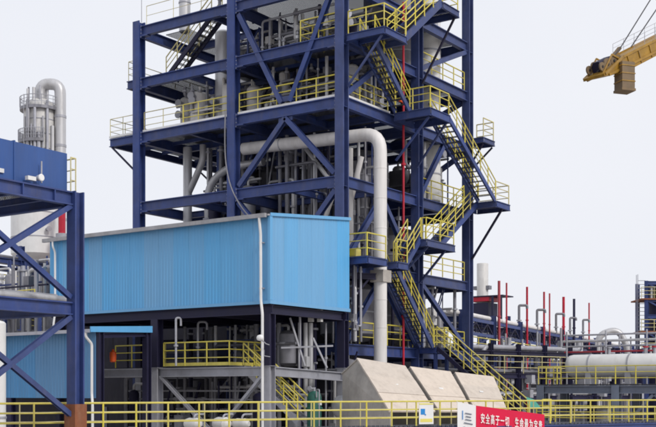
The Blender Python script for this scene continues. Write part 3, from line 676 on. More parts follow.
skid('dim equipment behind the crossing braces of the right front bay', -6.5, -0.6, 3.8, 4.6, 19.85, 22.4, 3, 4, 12, 0.2)
skid('dim equipment on the floor above in the right front bay', -6.5, -0.6, 3.6, 4.2, 22.95, 25.3, 3, 3, 12, 0.2)
skid('dim equipment behind the lower chevron of the right front bay', -6.5, -0.6, 4.4, 5.2, 12.0, 19.0, 4, 3, 16, 0.15)
skid('dark equipment at the back of the right bay', -6.4, -1.0, 12.2, 12.9, 15.9, 19.2, 4, 4, 8, 0.2)
skid('dark equipment at the very back of the left bay', -13.6, -7.4, 12.2, 12.9, 15.9, 19.2, 5, 4, 8, 0.1)
skid('equipment along the left side face of the tower', -13.2, -12.2, 5.2, 12.0, 15.9, 19.2, 5, 4, 6, 0.3)
skid('equipment along the left side face on the pale edged floor', -13.2, -12.2, 5.6, 12.0, 19.85, 22.4, 5, 4, 6, 0.5)
skid('equipment low on the stair side of the tower', -1.6, -0.6, 8.2, 12.6, 7.5, 11.0, 3, 3, 6, 0.2)
skid('machinery standing on the gallery floor under the blue shed', -5.2, -0.6, -3.2, -2.0, 6.25, 8.3, 4, 4, 8, 0.0)
skid('machinery at ground level under the shed gallery', -11.0, 0.4, -4.4, -2.6, 0.1, 5.5, 7, 8, 12, 0.12)
skid('machinery beside the front tower corner near the shed end', -0.9, 0.8, -0.4, 0.2, 3.0, 7.0, 2, 2, 4, 0.2)
for i, (x, y, r, z1, lab) in enumerate(((-12.55, 2.4, 0.36, 22.1, 'leftmost slim pale exchanger behind the railing of the left bay'), (-11.4, 2.2, 0.5, 22.2, 'stout pale exchanger in the middle of the left bay railing'),
                                (-10.75, 3.3, 0.3, 22.3, 'thin pale exchanger just left of the slim tall vessel'), (-8.7, 1.6, 0.36, 22.1, 'pale exchanger close behind the middle front column'))):
    vessel('upright_exchanger', lab, x, y, 19.82, z1, r, ['pale_clad', 'white_pipe', 'insul', 'pale_clad'][i], noz=2, cat='exchanger', n=20)
pipework('dark pipes beside the shed end under the walkway box', 0.35, 1.0, -0.6, 0.9, 7.5, 11.2, 10, ['insul_dark', 'galv', 'navy_dark', 'insul'], 0.08)
lq = at(28, 60)
skid('scaffold and equipment seen through the left foreground rack', lq.x-4.5, lq.x+3.0, lq.y-2, lq.y+2, 6.0, 12.5, 6, 6, 22, 0.5)
pipework('pale piping seen through the left foreground rack', lq.x-4.5, lq.x+3.0, lq.y-2, lq.y+2, 0.2, 11.8, 26, WM, 0.13)
railing(fl_rail := thing('scaffold_walkway', 'yellow railed walkway seen through the left foreground rack', 'walkway', (lq.x, lq.y-2.4, 0)), [(lq.x-5, lq.y-2.4, 9.1), (lq.x+3.4, lq.y-2.4, 9.1)], sp=1.4)
MB().box(lq.x-5, lq.x+3.4, lq.y-2.5, lq.y-1.6, 9.0, 9.08).build('deck', 'grating', fl_rail)
for k in range(4): MB().bar((lq.x-4.8+k*2.7, lq.y-2.0, 0), (lq.x-4.8+k*2.7, lq.y-2.0, 9.0), 0.15, 0.15, up=(0,1,0)).build('leg', 'navy', fl_rail)
# ground equipment seen under the shed
gt = thing('green_tank', 'dark green upright tank with domed top behind the yellow railing', 'tank', (2.0, -4.6, 0))
MB().lathe([(0.33, 0), (0.33, 4.75), (0.28, 4.92), (0.15, 5.02), (0.04, 5.04)], (1.9, -5.0, 0)).build('shell', 'green_tank', gt, True)
MB().lathe([(0.37, 4.2), (0.39, 4.22), (0.39, 4.28), (0.37, 4.3)], (1.9, -5.0, 0)).build('band', 'green_tank', gt, True)
MB().tube([(1.9, -5.0, 5.02), (1.9, -5.0, 5.2)], 0.06, 8).build('nozzle', 'galv', gt, True)
MB().tube([(1.9, -5.0, 5.15), (1.9, -5.35, 5.15)], 0.035, 8).build('valve_stem', 'galv', gt, True)
MB().tube([(1.9, -5.35, 5.15), (1.9, -5.39, 5.15)], 0.11, 12).build('handwheel', 'galv', gt, True)
MB().tube([(2.2, -5.25, 4.75), (2.2, -5.25, 5.1), (2.6, -5.6, 5.1), (2.6, -5.6, 3.0)], 0.03, 8, 0.1).build('pipe', 'galv', gt, True)
MB().box(2.15, 2.28, -5.12, -4.95, 4.4, 4.62).build('name_plate', 'white_paint', gt)
hv_ = thing('horizontal_drum', 'grey horizontal drum beside the green tank', 'tank', (2.4, -3.6, 0))
MB().lathe([(0.12, -1.0), (0.4, -0.93), (0.55, -0.75), (0.55, 0.9), (0.4, 1.08), (0.12, 1.15)], (2.6, -3.1, 4.3), 'y').build('shell', 'insul', hv_, True)
for y in (-3.6, -2.6): MB().box(2.2, 3.0, y-0.1, y+0.1, 0, 3.9).build('saddle', 'concrete', hv_)
MB().tube([(2.6, -2.4, 4.7), (2.6, -2.4, 5.4), (2.2, -1.0, 5.4)], 0.1, 10, 0.25).build('pipe', 'insul', hv_, True)

# small fittings under the shed
ss = thing('slanted_struts', 'thin slanted pale struts and hanging strips in the open end bay under the shed', 'struts', at(305, 51).to_tuple()[:2]+(6.2,))
for (a, b) in (((290, 318), (305, 366)), ((313, 338), (327, 368)), ((281, 348), (333, 346)), ((300, 316), (300, 350))):
    MB().bar(at(a[0], 51, a[1]), at(b[0], 51.3, b[1]), 0.07, 0.08).build('strut', 'galv', ss)
for px in (311, 320):
    MB().bar(at(px, 52, 296), at(px, 52, 322), 0.22, 0.18, up=(0,1,0)).build('hanging_strip', 'pale_clad', ss)
wl2 = thing('flood_lamp', 'small white floodlight on the shed column left of the white downpipe', 'lamp', at(265, 47.6, 346))
p = at(259.5, 47.9, 338)
MB().lathe([(0.05, -0.1), (0.12, -0.06), (0.15, 0.1), (0.13, 0.12)], p, 'y', 14).build('head', 'white_paint', wl2, True)
MB().tube([p, at(266, 48.0, 344), at(269, 48.2, 345)], 0.025, 8).build('arm', 'galv', wl2, True)
MB().tube([at(264, 47.9, 350), at(264, 47.9, 356), at(270, 48.2, 357)], 0.02, 6).build('conduit', 'galv', wl2, True)
for i, (px, D, y0, y1, w_, lab) in enumerate(((176, 51.5, 366, 318, 5, 'pale gooseneck pipe rising behind the gallery railing'), (198, 53, 366, 322, 9, 'second pale gooseneck pipe further right behind the gallery railing'))):
    a = at(px, D, y0); b = at(px, D, y1); c_ = at(px+w_, D, y1); d_ = at(px+w_, D, y1+8)
    t = thing('gooseneck_pipe', lab, 'pipe', a)
    MB().tube([a, b, c_, d_], 0.055, 10, 0.16).build('pipe', 'galv', t, True)
    MB().tube([a.lerp(b, 0.4), a.lerp(b, 0.44)], 0.11, 10).build('flange', 'galv', t, True)
for i, (px, D, r, lab) in enumerate(((193, 47.0, 0.26, 'white wrapped pump body low behind the railing, left one'), (222, 47.4, 0.3, 'white wrapped pump body low behind the railing, middle one'), (241, 47.2, 0.24, 'white wrapped pump body low behind the railing, right one'))):
    q = at(px, D, 424); t = thing('pump', lab, 'pump', (q.x, q.y, 0), 'white pumps under the gallery')
    MB().lathe([(0.1, -0.42), (r*0.8, -0.36), (r, -0.2), (r*0.92, 0.1), (r, 0.22), (r*0.6, 0.4), (0.1, 0.44)], q, 'x', 16).build('body', 'pale_clad', t, True)
    MB().tube([q, q+Vector((0.1, 0, 0.4)), q+Vector((0.1, 0.6, 0.4))], 0.045, 8, 0.15).build('outlet_pipe', 'galv', t, True)
    MB().box(q.x-0.35, q.x+0.35, q.y-0.22, q.y+0.22, 0, q.z-r*0.7).build('plinth', 'concrete', t)

# ------------------------------------------------------------------ beige sloped hoods
Tp = [Vector((3.92,-4.58,6.51)), Vector((5.0,-1.99,6.18)), Vector((5.97,0.51,5.95)), Vector((6.77,3.40,5.74))]
Bp = [Vector((6.7,-6.3,4.20)), Vector((7.36,-3.4,4.15)), Vector((7.95,-1.1,4.12)), Vector((8.61,1.14,4.05))]
names = ['beige sloped hood nearest the shed, tallest of three', 'middle beige sloped hood between two dark gaps', 'rightmost beige sloped hood above the red banner']
for i in range(3):
    a, b = Tp[i], Tp[i+1]; c, d = Bp[i+1], Bp[i]
    g0 = 0.05 if i else 0.0
    a2 = a.lerp(b, g0); d2_ = d.lerp(c, g0); b2 = a.lerp(b, 0.95); c2 = d.lerp(c, 0.95)
    t = thing('sloped_hood', names[i], 'hood', ((a2+c2)/2).to_tuple()[:2]+(0,), 'beige sloped hoods in a row')
    n = (b2-a2).cross(d2_-a2).normalized()
    if n.z < 0: n = -n
    for k0, k1 in ((0, 0.33), (0.335, 0.66), (0.665, 1.0)):
        q = [a2.lerp(d2_, k0), b2.lerp(c2, k0), b2.lerp(c2, k1), a2.lerp(d2_, k1)]
        lift = n*(0.012 if k0 > 0.3 and k0 < 0.5 else 0)
        vs_ = [p+lift for p in q]+[p+lift-n*0.07 for p in q]
        MB().add(vs_, [(0,3,2,1),(4,5,6,7),(0,1,5,4),(1,2,6,5),(2,3,7,6),(3,0,4,7)]).build('panel', 'beige', t)
    # side walls and back
    ins = n*0.075
    bk = [a2-ins, b2-ins, b2-ins+Vector((-1.0, 0.3, 0)), a2-ins+Vector((-1.0, 0.3, 0))]
    for tp, bt, bkp in ((a2, d2_, bk[3]), (b2, c2, bk[2])):
        sh = (b2-a2).normalized()*(0.06 if tp is a2 else -0.06)
        P = [tp-ins+sh, bt-ins+sh, Vector((bt.x, bt.y, 0))+sh-Vector((ins.x, ins.y, 0)), Vector((bkp.x, bkp.y, 0))+sh, Vector((bkp.x, bkp.y, bkp.z-0.6))+sh]
        th = (b2-a2).normalized()*0.05*(1 if tp is a2 else -1)
        Q = [p+th for p in P]
        MB().add(P+Q, [(0,1,2,3,4),(9,8,7,6,5)]+[(k, 5+k, 5+(k+1) % 5, (k+1) % 5) for k in range(5)]).build('side_wall', 'concrete', t)
    MB().add([p for p in (a2-ins, b2-ins, Vector((bk[2].x, bk[2].y, bk[2].z-0.6)), Vector((bk[3].x, bk[3].y, bk[3].z-0.6)))]+
             [p-Vector((0,0,0.06)) for p in (a2-ins, b2-ins, Vector((bk[2].x, bk[2].y, bk[2].z-0.6)), Vector((bk[3].x, bk[3].y, bk[3].z-0.6)))],
             [(0,3,2,1),(4,5,6,7),(0,1,5,4),(1,2,6,5),(2,3,7,6),(3,0,4,7)]).build('rear_panel', 'concrete', t)
    m_ = a2.lerp(c2, 0.5)+n*0.003
    ex = (b2-a2).normalized(); ey = (d2_-a2).normalized()
    MB().add([m_-ex*0.12-ey*0.05, m_+ex*0.12-ey*0.05, m_+ex*0.12+ey*0.05, m_-ex*0.12+ey*0.05]+[p+n*0.02 for p in (m_-ex*0.12-ey*0.05, m_+ex*0.12-ey*0.05, m_+ex*0.12+ey*0.05, m_-ex*0.12+ey*0.05)],
             [(0,3,2,1),(4,5,6,7),(0,1,5,4),(1,2,6,5),(2,3,7,6),(3,0,4,7)]).build('lifting_plate', 'white_paint', t)

# ------------------------------------------------------------------ front walkway, railing, banner, notice
W0 = at(-40, 33); W1 = at(700, 49.5); W0.z = W1.z = 3.72
wd_ = (W1-W0).normalized(); wn_ = Vector((-wd_.y, wd_.x, 0))
walk = thing('front_walkway', 'raised navy walkway with yellow railing running across the foreground', 'walkway', ((W0+W1)/2).to_tuple()[:2]+(0,))
MB().bar(W0+wn_*0.7-Vector((0,0,0.03)), W1+wn_*0.7-Vector((0,0,0.03)), 1.3, 0.06).build('deck', 'grating', walk)
MB().ibeam(W0-Vector((0,0,0.25)), W1-Vector((0,0,0.25)), 0.16, 0.36).build('edge_beam', 'navy', walk)
MB().ibeam(W0+wn_*1.35-Vector((0,0,0.25)), W1+wn_*1.35-Vector((0,0,0.25)), 0.16, 0.36).build('edge_beam', 'navy', walk)
railing(walk, [W0, W1], h=0.92, sp=1.12, rr=0.03, toe=None)
railing(walk, [W0+wn_*1.35, W1+wn_*1.35], h=0.92, sp=2.2, m='pale_rail', rr=0.02)
L = (W1-W0).length
for i in range(9):
    p = W0.lerp(W1, (i+0.3)/9)+wn_*0.68
    MB().ibeam((p.x, p.y, 0), (p.x, p.y, 3.58), 0.25, 0.25, 0.03, 0.03, up=(0,1,0)).build('leg', 'galv', walk)

def on_walk(px):                                # point of the walkway railing line seen at image column px
    r = (px-328)/1104
    def off(t):
        p = W0.lerp(W1, t)-CAM; return p.dot(RGT)-r*p.dot(FWD)
    a, b = 0.0, 1.0
    for _ in range(50):
        m = (a+b)/2
        if off(a)*off(m) <= 0: b = m
        else: a = m
    return W0.lerp(W1, (a+b)/2)
def cloth_quad(name, m, parent, A, B, h0, h1, nx=16, nz=5, wob=0.03, th=0.006):
    A = Vector(A); B = Vector(B); d = B-A; vs = []; fs = []
    nrm = Vector((d.y, -d.x, 0)).normalized()
    for side in (0, 1):
        for i in range(nx+1):
            for j in range(nz+1):
                u = i/nx; v = j/nz
                p = A+d*u-Vector((0, 0, (h0*(1-u)+h1*u)*v)) + nrm*(wob*math.sin(u*9+v*2)*math.sin(math.pi*u)+0.5*wob*math.sin(u*23+1)*v) + nrm*(th*side)
                vs.append(p)
    k = (nx+1)*(nz+1)
    for i in range(nx):
        for j in range(nz):
            a = i*(nz+1)+j; q = (a, a+nz+1, a+nz+2, a+1)
            fs.append(q); fs.append(tuple(k+z for z in reversed(q)))
    return MB().add(vs, fs).build(name, m, parent, True)
def text_mesh(name, body, size, m, parent, pos, xdir, zdir, align='CENTER', bold=0.0, xs=1.0):
    cu = bpy.data.curves.new(name, 'FONT'); cu.body = body; cu.size = size; cu.align_x = align; cu.align_y = 'CENTER'; cu.offset = bold; cu.extrude = 0.002; cu.resolution_u = 3
    to = bpy.data.objects.new('tmp', cu); col.objects.link(to)
    bpy.context.view_layer.update()
    me = bpy.data.meshes.new_from_object(to.evaluated_get(bpy.context.evaluated_depsgraph_get()))
    bpy.data.objects.remove(to); me.name = name
    me.materials.clear()
    x = Vector(xdir).normalized(); z = Vector(zdir).normalized(); y = x.cross(z); yy = y.cross(x)
    M = Matrix((( x.x, yy.x, -y.x*-1), (x.y, yy.y, -y.y*-1), (x.z, yy.z, -y.z*-1))).to_3x3()
    for v in me.vertices:
        co = v.co.copy(); v.co = x*(co.x*xs) + zdir*co.y + y*(-co.z)
    return link(name, me, m, parent, Vector(pos))
Zv = Vector((0, 0, 1))
A = on_walk(456)-wn_*0.08; M_ = on_walk(474.5)-wn_*0.08; B = on_walk(543)-wn_*0.08
A.z = 4.62; B.z = 4.08; M_.z = A.z+(B.z-A.z)*(M_-A).length/(B-A).length
ban = thing('banner', 'red safety banner with white characters and a white logo end tied to the railing', 'banner', A)
cloth_quad('white_end', 'banner_white', ban, A, M_, 1.05, 1.05, 8, 4, 0.01)
cloth_quad('red_cloth', 'banner_red', ban, M_+Vector((0,0,0)), B, 1.05, 1.0, 24, 5, 0.02)
bd = (B-M_); bdn = bd.normalized()
for txt, u0, u1 in (('安全高于一切', 0.05, 0.47), ('生命最为宝贵', 0.54, 0.96)):
    for i, ch in enumerate(txt):
        u = u0+(u1-u0)*(i+0.5)/6
        p = M_+bd*u-Vector((0,0,0.50))-wn_*0.055
        text_mesh('character', ch, 0.42, 'text_white', ban, p, bdn, Zv, bold=0.006, xs=0.5)
md = (M_-A); mdn = md.normalized()
p = A+md*0.5-Vector((0,0,0.5))-wn_*0.04
lg = MB(); 
lg.bar(p-mdn*0.22+Zv*0.2, p-mdn*0.22-Zv*0.15, 0.03, 0.008, up=wn_); lg.build('logo_stroke', 'logo_blue', ban)
for i, (w_, zz) in enumerate(((0.36, 0.12), (0.30, 0.0), (0.34, -0.12), (0.46, -0.26))):
    MB().bar(p-mdn*(w_/2-0.08)+Zv*zz, p+mdn*(w_/2+0.04)+Zv*zz, 0.006, 0.035).build('text_line', 'text_dark', ban)
for q in (A, M_, M_.lerp(B, 0.5), B):
    MB().tube([q, q+wn_*0.08+Vector((0, 0, 0.04))], 0.008, 5).build('tie', 'white_paint', ban)
# white notice with a blue emblem
NA = on_walk(417)-wn_*0.07; NB = on_walk(433)-wn_*0.07; NA.z = NB.z = 4.58
no = thing('notice_board', 'small white notice with blue emblem and yellow strip on the railing', 'sign', NA-Vector((0,0,0.8)))
nd = (NB-NA).normalized()
MB().bar((NA+NB)/2-Vector((0,0,0.40))-nd*0.33, (NA+NB)/2-Vector((0,0,0.40))+nd*0.33, 0.02, 0.80).build('panel', 'banner_white', no)
c = (NA+NB)/2-Vector((0,0,0.33))-wn_*0.014
MB().bar(c-nd*0.26, c-nd*0.06, 0.006, 0.22).build('emblem', 'logo_blue', no)
MB().bar(c-nd*0.16-Zv*0.05-wn_*0.004, c-nd*0.02-Zv*0.13-wn_*0.004, 0.006, 0.05).build('emblem_tail', 'logo_blue', no)
MB().bar(c-nd*0.28-Zv*0.33, c+nd*0.28-Zv*0.33, 0.006, 0.13).build('strip', 'sign_yellow', no)
MB().bar(c-nd*0.32+Zv*0.29, c+nd*0.32+Zv*0.29, 0.006, 0.05).build('strip', 'sign_yellow', no)
for s in (-0.24, 0.24):
    q = (NA+NB)/2+nd*s-Vector((0,0,0.1)); MB().tube([q, q+wn_*0.07+Vector((0,0,0.03))], 0.01, 5).build('tie', 'galv', no)

# ------------------------------------------------------------------ left foreground pipe rack
RX, RY = 5.1, -22.06          # corner column
rack = thing('left_pipe_rack', 'navy pipe rack frame with crossed braces at the left edge', 'steel frame', (RX-3, RY-4, 0))
RH = 11.15
bays = [RY, RY-5.0, RY-10.0]
for x in (RX, RX-5.5):
    for i, y in enumerate(bays):
        c_ = MB().ibeam((x,y,1.0 if i == 0 else 0),(x,y,RH), 0.38, 0.38, 0.04, 0.05, up=(0,1,0)).build('column', 'navy', rack)
        MB().box(x-.24,x+.24,y-.24,y+.24,0,4.62).build('fireproofing', 'rust', rack)
    for a, b in zip(bays, bays[1:]):
        for z, h in ((RH-0.02, 0.42), (7.75, 0.4)):
            MB().ibeam((x,a-0.2,z-h/2),(x,b+0.2,z-h/2),0.22,h).build('beam', 'navy', rack)
        for z0, z1 in ((7.9, 10.7), (4.3, 7.3)):
            MB().ibeam((x,a-0.22,z1),(x,b+0.22,z0),0.16,0.17,0.02,0.025,up=(1,0,0)).build('brace', 'navy', rack)
            MB().ibeam((x+0.004,a-0.22,z0),(x+0.004,b+0.22,z1),0.15,0.15,0.02,0.025,up=(1,0,0)).build('brace', 'navy', rack)
for y in bays:
    for z, h in ((RH-0.04, 0.38), (7.72, 0.36)):
        MB().ibeam((RX-0.2,y,z-h/2),(RX-5.3,y,z-h/2),0.2,h).build('beam', 'navy', rack)
for i in range(7):
    y = RY-0.9-i*1.2
    MB().ibeam((RX-0.12,y,RH-0.25),(RX-5.38,y,RH-0.25),0.1,0.2,0.02,0.02).build('stringer', 'navy', rack)
    MB().box(RX+0.02, RX+0.11, y-0.02, y+0.02, RH-0.40, RH-0.06).build('stiffener', 'navy', rack)
MB().box(RX-5.4, RX-0.1, RY-10, RY+0.1, RH-0.02, RH+0.03).build('deck', 'grating', rack)
tray = thing('blue_duct', 'deep blue sheet metal box duct lying on top of the left pipe rack', 'duct', (RX-1, RY-4, RH))
for i in range(4):
    y1 = RY-0.12-i*2.05; y0 = y1-2.0
    MB().box(RX-2.2, RX-0.25, y0, y1, RH+0.06, RH+1.2).build('panel', 'tray_blue', tray)
    MB().box(RX-2.23, RX-0.22, y0-0.05, y0, RH+0.05, RH+1.23).build('joint_flange', 'tray_blue', tray)
MB().box(RX-0.25, RX-0.19, RY-2.9, RY-2.55, RH+0.2, RH+0.32).build('bracket', 'white_paint', tray)
lamp = thing('flood_lamp', 'small white floodlight fixed on the blue box duct', 'lamp', (RX-0.15, RY-2.2, RH+0.1))
MB().tube([(RX-0.1, RY-1.25, RH+0.1), (RX-0.1, RY-1.25, RH+0.75)], 0.025, 8).build('stem', 'galv', lamp, True)
MB().lathe([(0.04, -0.12), (0.08, -0.08), (0.11, 0.1), (0.09, 0.12)], (RX-0.02, RY-1.4, RH+0.22), 'x', 14).build('head', 'white_paint', lamp, True)
MB().box(RX-0.12, RX+0.02, RY-1.85, RY-1.55, RH+0.1, RH+0.22).build('ballast_box', 'white_paint', lamp)
for i in range(1):
    railing(rack, [(RX-0.15, RY-0.06, RH+0.03), (RX-0.15, RY+0.14, RH+0.03), (RX-5.2, RY+0.14, RH+0.03)], h=1.05, m='pale_rail', rr=0.02, sp=0.9)
# things inside the rack
cab = thing('rack_duct_elbow', 'pale curved duct elbow hanging under the left pipe rack deck', 'duct', (RX-2.6, RY-3.5, 10))
MB().tube([(RX-2.6, RY-8, 10.25), (RX-2.6, RY-3.4, 10.25), (RX-2.6, RY-2.6, 11.0)], 0.24, 16, 0.8).build('pipe', 'white_pipe', cab, True)
t = thing('rack_pipes', 'bundle of pipes running along the middle tier of the left rack', 'pipes', (RX-3, RY-5, 7.8))
for i, (r, m) in enumerate(((0.12, 'insul'), (0.18, 'galv'), (0.1, 'white_pipe'), (0.15, 'insul_dark'), (0.09, 'yellow'), (0.13, 'insul'))):
    MB().tube([(RX-0.9-i*0.7, RY-10, 7.78+r), (RX-0.9-i*0.7, RY+0.3, 7.78+r), (RX-0.9-i*0.7, RY+0.6, 7.78+r)], r, 10).build('pipe', m, t, True)

# ------------------------------------------------------------------ stuff behind the left rack
def far_tower():
    c = at(40, 110); t = thing('distillation_column', 'tall pale distillation column with curved overhead pipe on the left horizon', 'column', (c.x, c.y, 0))
    MB().lathe([(1.55, 0), (1.55, 33.2), (1.4, 33.7), (0.8, 34.1), (0.2, 34.2)], (c.x, c.y, 0)).build('shell', 'pale_clad', t, True)
    for k in range(12):
        z = 16+k*1.45; MB().lathe([(1.56, z-0.05), (1.59, z-0.04), (1.59, z+0.04), (1.56, z+0.05)], (c.x, c.y, 0)).build('band', 'galv', t, True)
    for z, a0, a1, ro in ((33.2, 0, 360, 1.95), (29.9, 190, 330, 2.1), (26.6, 0, 360, 1.95), (28.0, 170, 235, 2.7)):
        b = MB(); n = 20
        pts = [(c.x+ro*math.cos(R(a0+(a1-a0)*k/n)), c.y+ro*math.sin(R(a0+(a1-a0)*k/n)), z) for k in range(n+1)]
        for k in range(n):
            p0 = Vector(pts[k]); p1 = Vector(pts[k+1]); f = 1.58/ro
            i0 = Vector((c.x+f*(p0.x-c.x), c.y+f*(p0.y-c.y), z)); i1 = Vector((c.x+f*(p1.x-c.x), c.y+f*(p1.y-c.y), z))
            dz = Vector((0, 0, 0.3)); b.add([p0, p1, i1, i0, p0-dz, p1-dz, i1-dz, i0-dz], [(0,1,2,3),(7,6,5,4),(0,4,5,1),(2,6,7,3)])
        b.build('ring_platform', 'insul_dark', t)
        railing(t, pts, h=1.0, m='galv', sp=0.9, rr=0.03)
    e0 = c+RGT*0.1-FWD*0.2; e1 = c+RGT*2.1-FWD*0.3
    MB().tube([(e0.x, e0.y, 33.9), (e0.x, e0.y, 35.6), (e1.x, e1.y, 35.6), (e1.x, e1.y, 2)], 0.56, 18, 1.0).build('overhead_pipe', 'insul', t, True)
    for z in (32.2, 29.3, 26.4, 22): MB().tube([(e1.x, e1.y, z), (e1.x, e1.y, z+0.25)], 0.6, 16).build('pipe_band', 'galv', t, True)
    MB().bar(c+RGT*1.5+Zv*28.9, e1+Zv*27.2, 0.15, 0.2).build('pipe_bracket', 'navy_dark', t) if False else None
    for a in (20, 100, 160, 200, 240, 290, 320):
        q = c+Vector((math.cos(R(a)), math.sin(R(a)), 0))*random.uniform(0.8, 1.4)
        MB().tube([(q.x, q.y, 33.4), (q.x, q.y, 34.6+random.uniform(0.2, 0.9))], random.uniform(0.08, 0.16), 8).build('vent', random.choice(['galv', 'insul_dark', 'insul']), t, True)
    for k in range(9):
        off = -1.5+k*0.37; q = c-FWD*(math.sqrt(max(0.05, 1.6**2-off*off))+0.22)+RGT*off
        MB().tube([(q.x, q.y, 2), (q.x, q.y, 30.5+(k*7 % 5)*0.8)], 0.09+0.05*(k % 3), 8).build('side_pipe', random.choice(['pale_clad', 'galv', 'insul']), t, True)
    l0 = c-RGT*0.9-FWD*1.85
    for s in (-0.2, 0.2):
        MB().tube([(l0+RGT*s).to_tuple()[:2]+(1,), (l0+RGT*s).to_tuple()[:2]+(34.2,)], 0.03, 6).build('ladder_rail', 'galv', t)
far_tower()
# second structure further left, lower: vessels seen through the rack
c = at(35, 90); t = vessel('white_drum', 'pale drum seen through the left pipe rack below the blue duct', c.x, c.y, 15.5, 21.5, 1.9, 'white_paint', noz=1)
for s in (-1.2, 1.2): MB().tube([(c.x+s, c.y, 0), (c.x+s, c.y, 16.2)], 0.2, 10).build('leg', 'galv', t)
c = at(62, 88); rb = thing('red_hydrant_riser', 'short red pipe stub seen right of the pale drum', 'pipe', (c.x, c.y, 0))
MB().tube([(c.x, c.y, 0), (c.x, c.y, 19.6)], 0.28, 10).build('pipe', 'red', rb, True)
MB().tube([(c.x, c.y, 17.2), (c.x, c.y, 17.6)], 0.5, 12).build('flange', 'galv', rb, True)
MB().tube([(c.x, c.y, 19.6), (c.x, c.y, 20.0)], 0.45, 12).build('cap', 'red', rb, True)
fl = thing('far_left_rack', 'distant low pipe rack with yellowish walkways behind the left foreground frame', 'steel frame', at(10, 75).to_tuple()[:2]+(0,))
q0 = at(-60, 66); q1 = at(150, 84); dd = (q1-q0).normalized(); nn = Vector((-dd.y, dd.x, 0)); LL = (q1-q0).length
for k in range(7):
    for s in (0, 3.5):
        p = q0+dd*(LL*k/6)+nn*s; MB().ibeam((p.x,p.y,0),(p.x,p.y,14.5),0.3,0.3,0.03,0.04,up=(0,1,0)).build('column', 'navy', fl)
for z in (8.2, 10.6, 13.4):
    for s in (0, 3.5): MB().ibeam(tuple((q0+nn*s).to_tuple()[:2])+(z,), tuple((q1+nn*s).to_tuple()[:2])+(z,), 0.25, 0.35).build('beam', 'navy', fl)
    for k in range(4):
        r = random.uniform(0.1, 0.28); s = 0.5+k*0.8
        MB().tube([(q0+nn*s).to_tuple()[:2]+(z+0.2+r,), (q1+nn*s).to_tuple()[:2]+(z+0.2+r,)], r, 10).build('pipe', random.choice(['insul', 'white_pipe', 'galv', 'insul_dark']), fl, True)
for z in (9.0, 11.4): railing(fl, [q0.to_tuple()[:2]+(z,), q1.to_tuple()[:2]+(z,)], m='yellow', sp=2.2, rr=0.035)
wl = vessel('white_post_tank', 'slim white upright tank at the extreme left edge', at(-2, 45).x, at(-2, 45).y, 0, 7.9, 0.32, 'white_paint', noz=0, cat='tank', n=20)

# ------------------------------------------------------------------ right side: far pipe rack
P0 = at(462, 71); P1 = at(652, 140)
rd = (P1-P0); rd.z = 0; RL = rd.length; rdn = rd.normalized(); rnn = Vector((-rdn.y, rdn.x, 0))
if rnn.dot(FWD) < 0: rnn = -rnn
rr2 = thing('far_pipe_rack', 'long navy pipe rack receding to the right behind the tower', 'pipe rack', P0.to_tuple()[:2]+(0,))
def rp(s, o, z): q = P0+rdn*s+rnn*o; return Vector((q.x, q.y, z))
nb = 11
for k in range(nb+1):
    s = RL*k/nb
    for o in (0, 5):
        MB().ibeam(rp(s,o,0), rp(s,o,10.3), 0.32, 0.32, 0.03, 0.04, up=(0,1,0)).build('column', 'navy', rr2)
    for z in (9.9, 7.4): MB().ibeam(rp(s,0.17,z-0.2), rp(s,4.83,z-0.2), 0.22, 0.35).build('beam', 'navy', rr2)
    if k < nb:
        s2 = RL*(k+1)/nb
        MB().bar(rp(s+0.2,-0.02,9.78), rp(s2-0.2,-0.02,9.78), 0.16, 0.22).build('top_chord', 'navy', rr2)
        MB().bar(rp(s+0.2,-0.02,8.85), rp(s2-0.2,-0.02,8.85), 0.16, 0.2).build('bottom_chord', 'navy', rr2)
        ds = (s2-s-0.4)/5
        for q_ in range(5):
            e0 = s+0.2+ds*q_
            MB().bar(rp(e0,-0.02,8.95 if q_ % 2 else 9.67), rp(e0+ds,-0.02,9.67 if q_ % 2 else 8.95), 0.07, 0.08).build('web_member', 'navy_dark', rr2)
            MB().bar(rp(e0+ds,-0.02,8.95), rp(e0+ds,-0.02,9.67), 0.06, 0.06).build('web_member', 'navy_dark', rr2)
        for q_, (zz, mm) in enumerate(((9.02, 'insul_dark'), (9.2, 'navy_dark'), (9.42, 'black'), (9.6, 'navy_dark'))):
            MB().bar(rp(s+0.2,0.3+0.12*q_,zz), rp(s2-0.2,0.3+0.12*q_,zz), 0.3, 0.06).build('cable_tray', mm, rr2)
        MB().bar(rp(s+0.2,0.06,7.3), rp(s2-0.2,0.06,7.3), 0.2, 0.35).build('beam', 'navy', rr2)
        MB().bar(rp(s+0.2,0.0,7.5), rp(s2-0.2,0.0,8.9), 0.1, 0.12).build('brace', 'navy', rr2)
pb = thing('rack_pipe_bundle', 'pale and grey pipes lying along the far pipe rack', 'pipes', rp(0, 2, 10))
for i, (o, r, m) in enumerate(((0.25, 0.16, 'white_pipe'), (0.8, 0.12, 'insul'), (1.5, 0.2, 'insul'), (2.4, 0.12, 'insul'), (3.1, 0.22, 'white_pipe'), (4.2, 0.15, 'galv'))):
    MB().tube([rp(-2,o,9.95+r), rp(RL,o,9.95+r)], r, 10).build('pipe', m, pb, True)
    MB().tube([rp(-2,o,7.45+r), rp(RL,o,7.45+r)], r, 10).build('pipe', ['insul_dark', 'insul', 'insul'][i % 3], pb, True)
railing(rr2, [rp(0,-0.3,7.5), rp(RL*0.8,-0.3,7.5)], m='yellow', sp=2.5, rr=0.035)
railing(rr2, [rp(0,-0.3,4.9), rp(RL*0.8,-0.3,4.9)], m='galv', sp=3.0, rr=0.04)
MB().bar(rp(0,-0.3,4.85), rp(RL*0.8,-0.3,4.85), 0.6, 0.08).build('deck', 'grating', rr2)
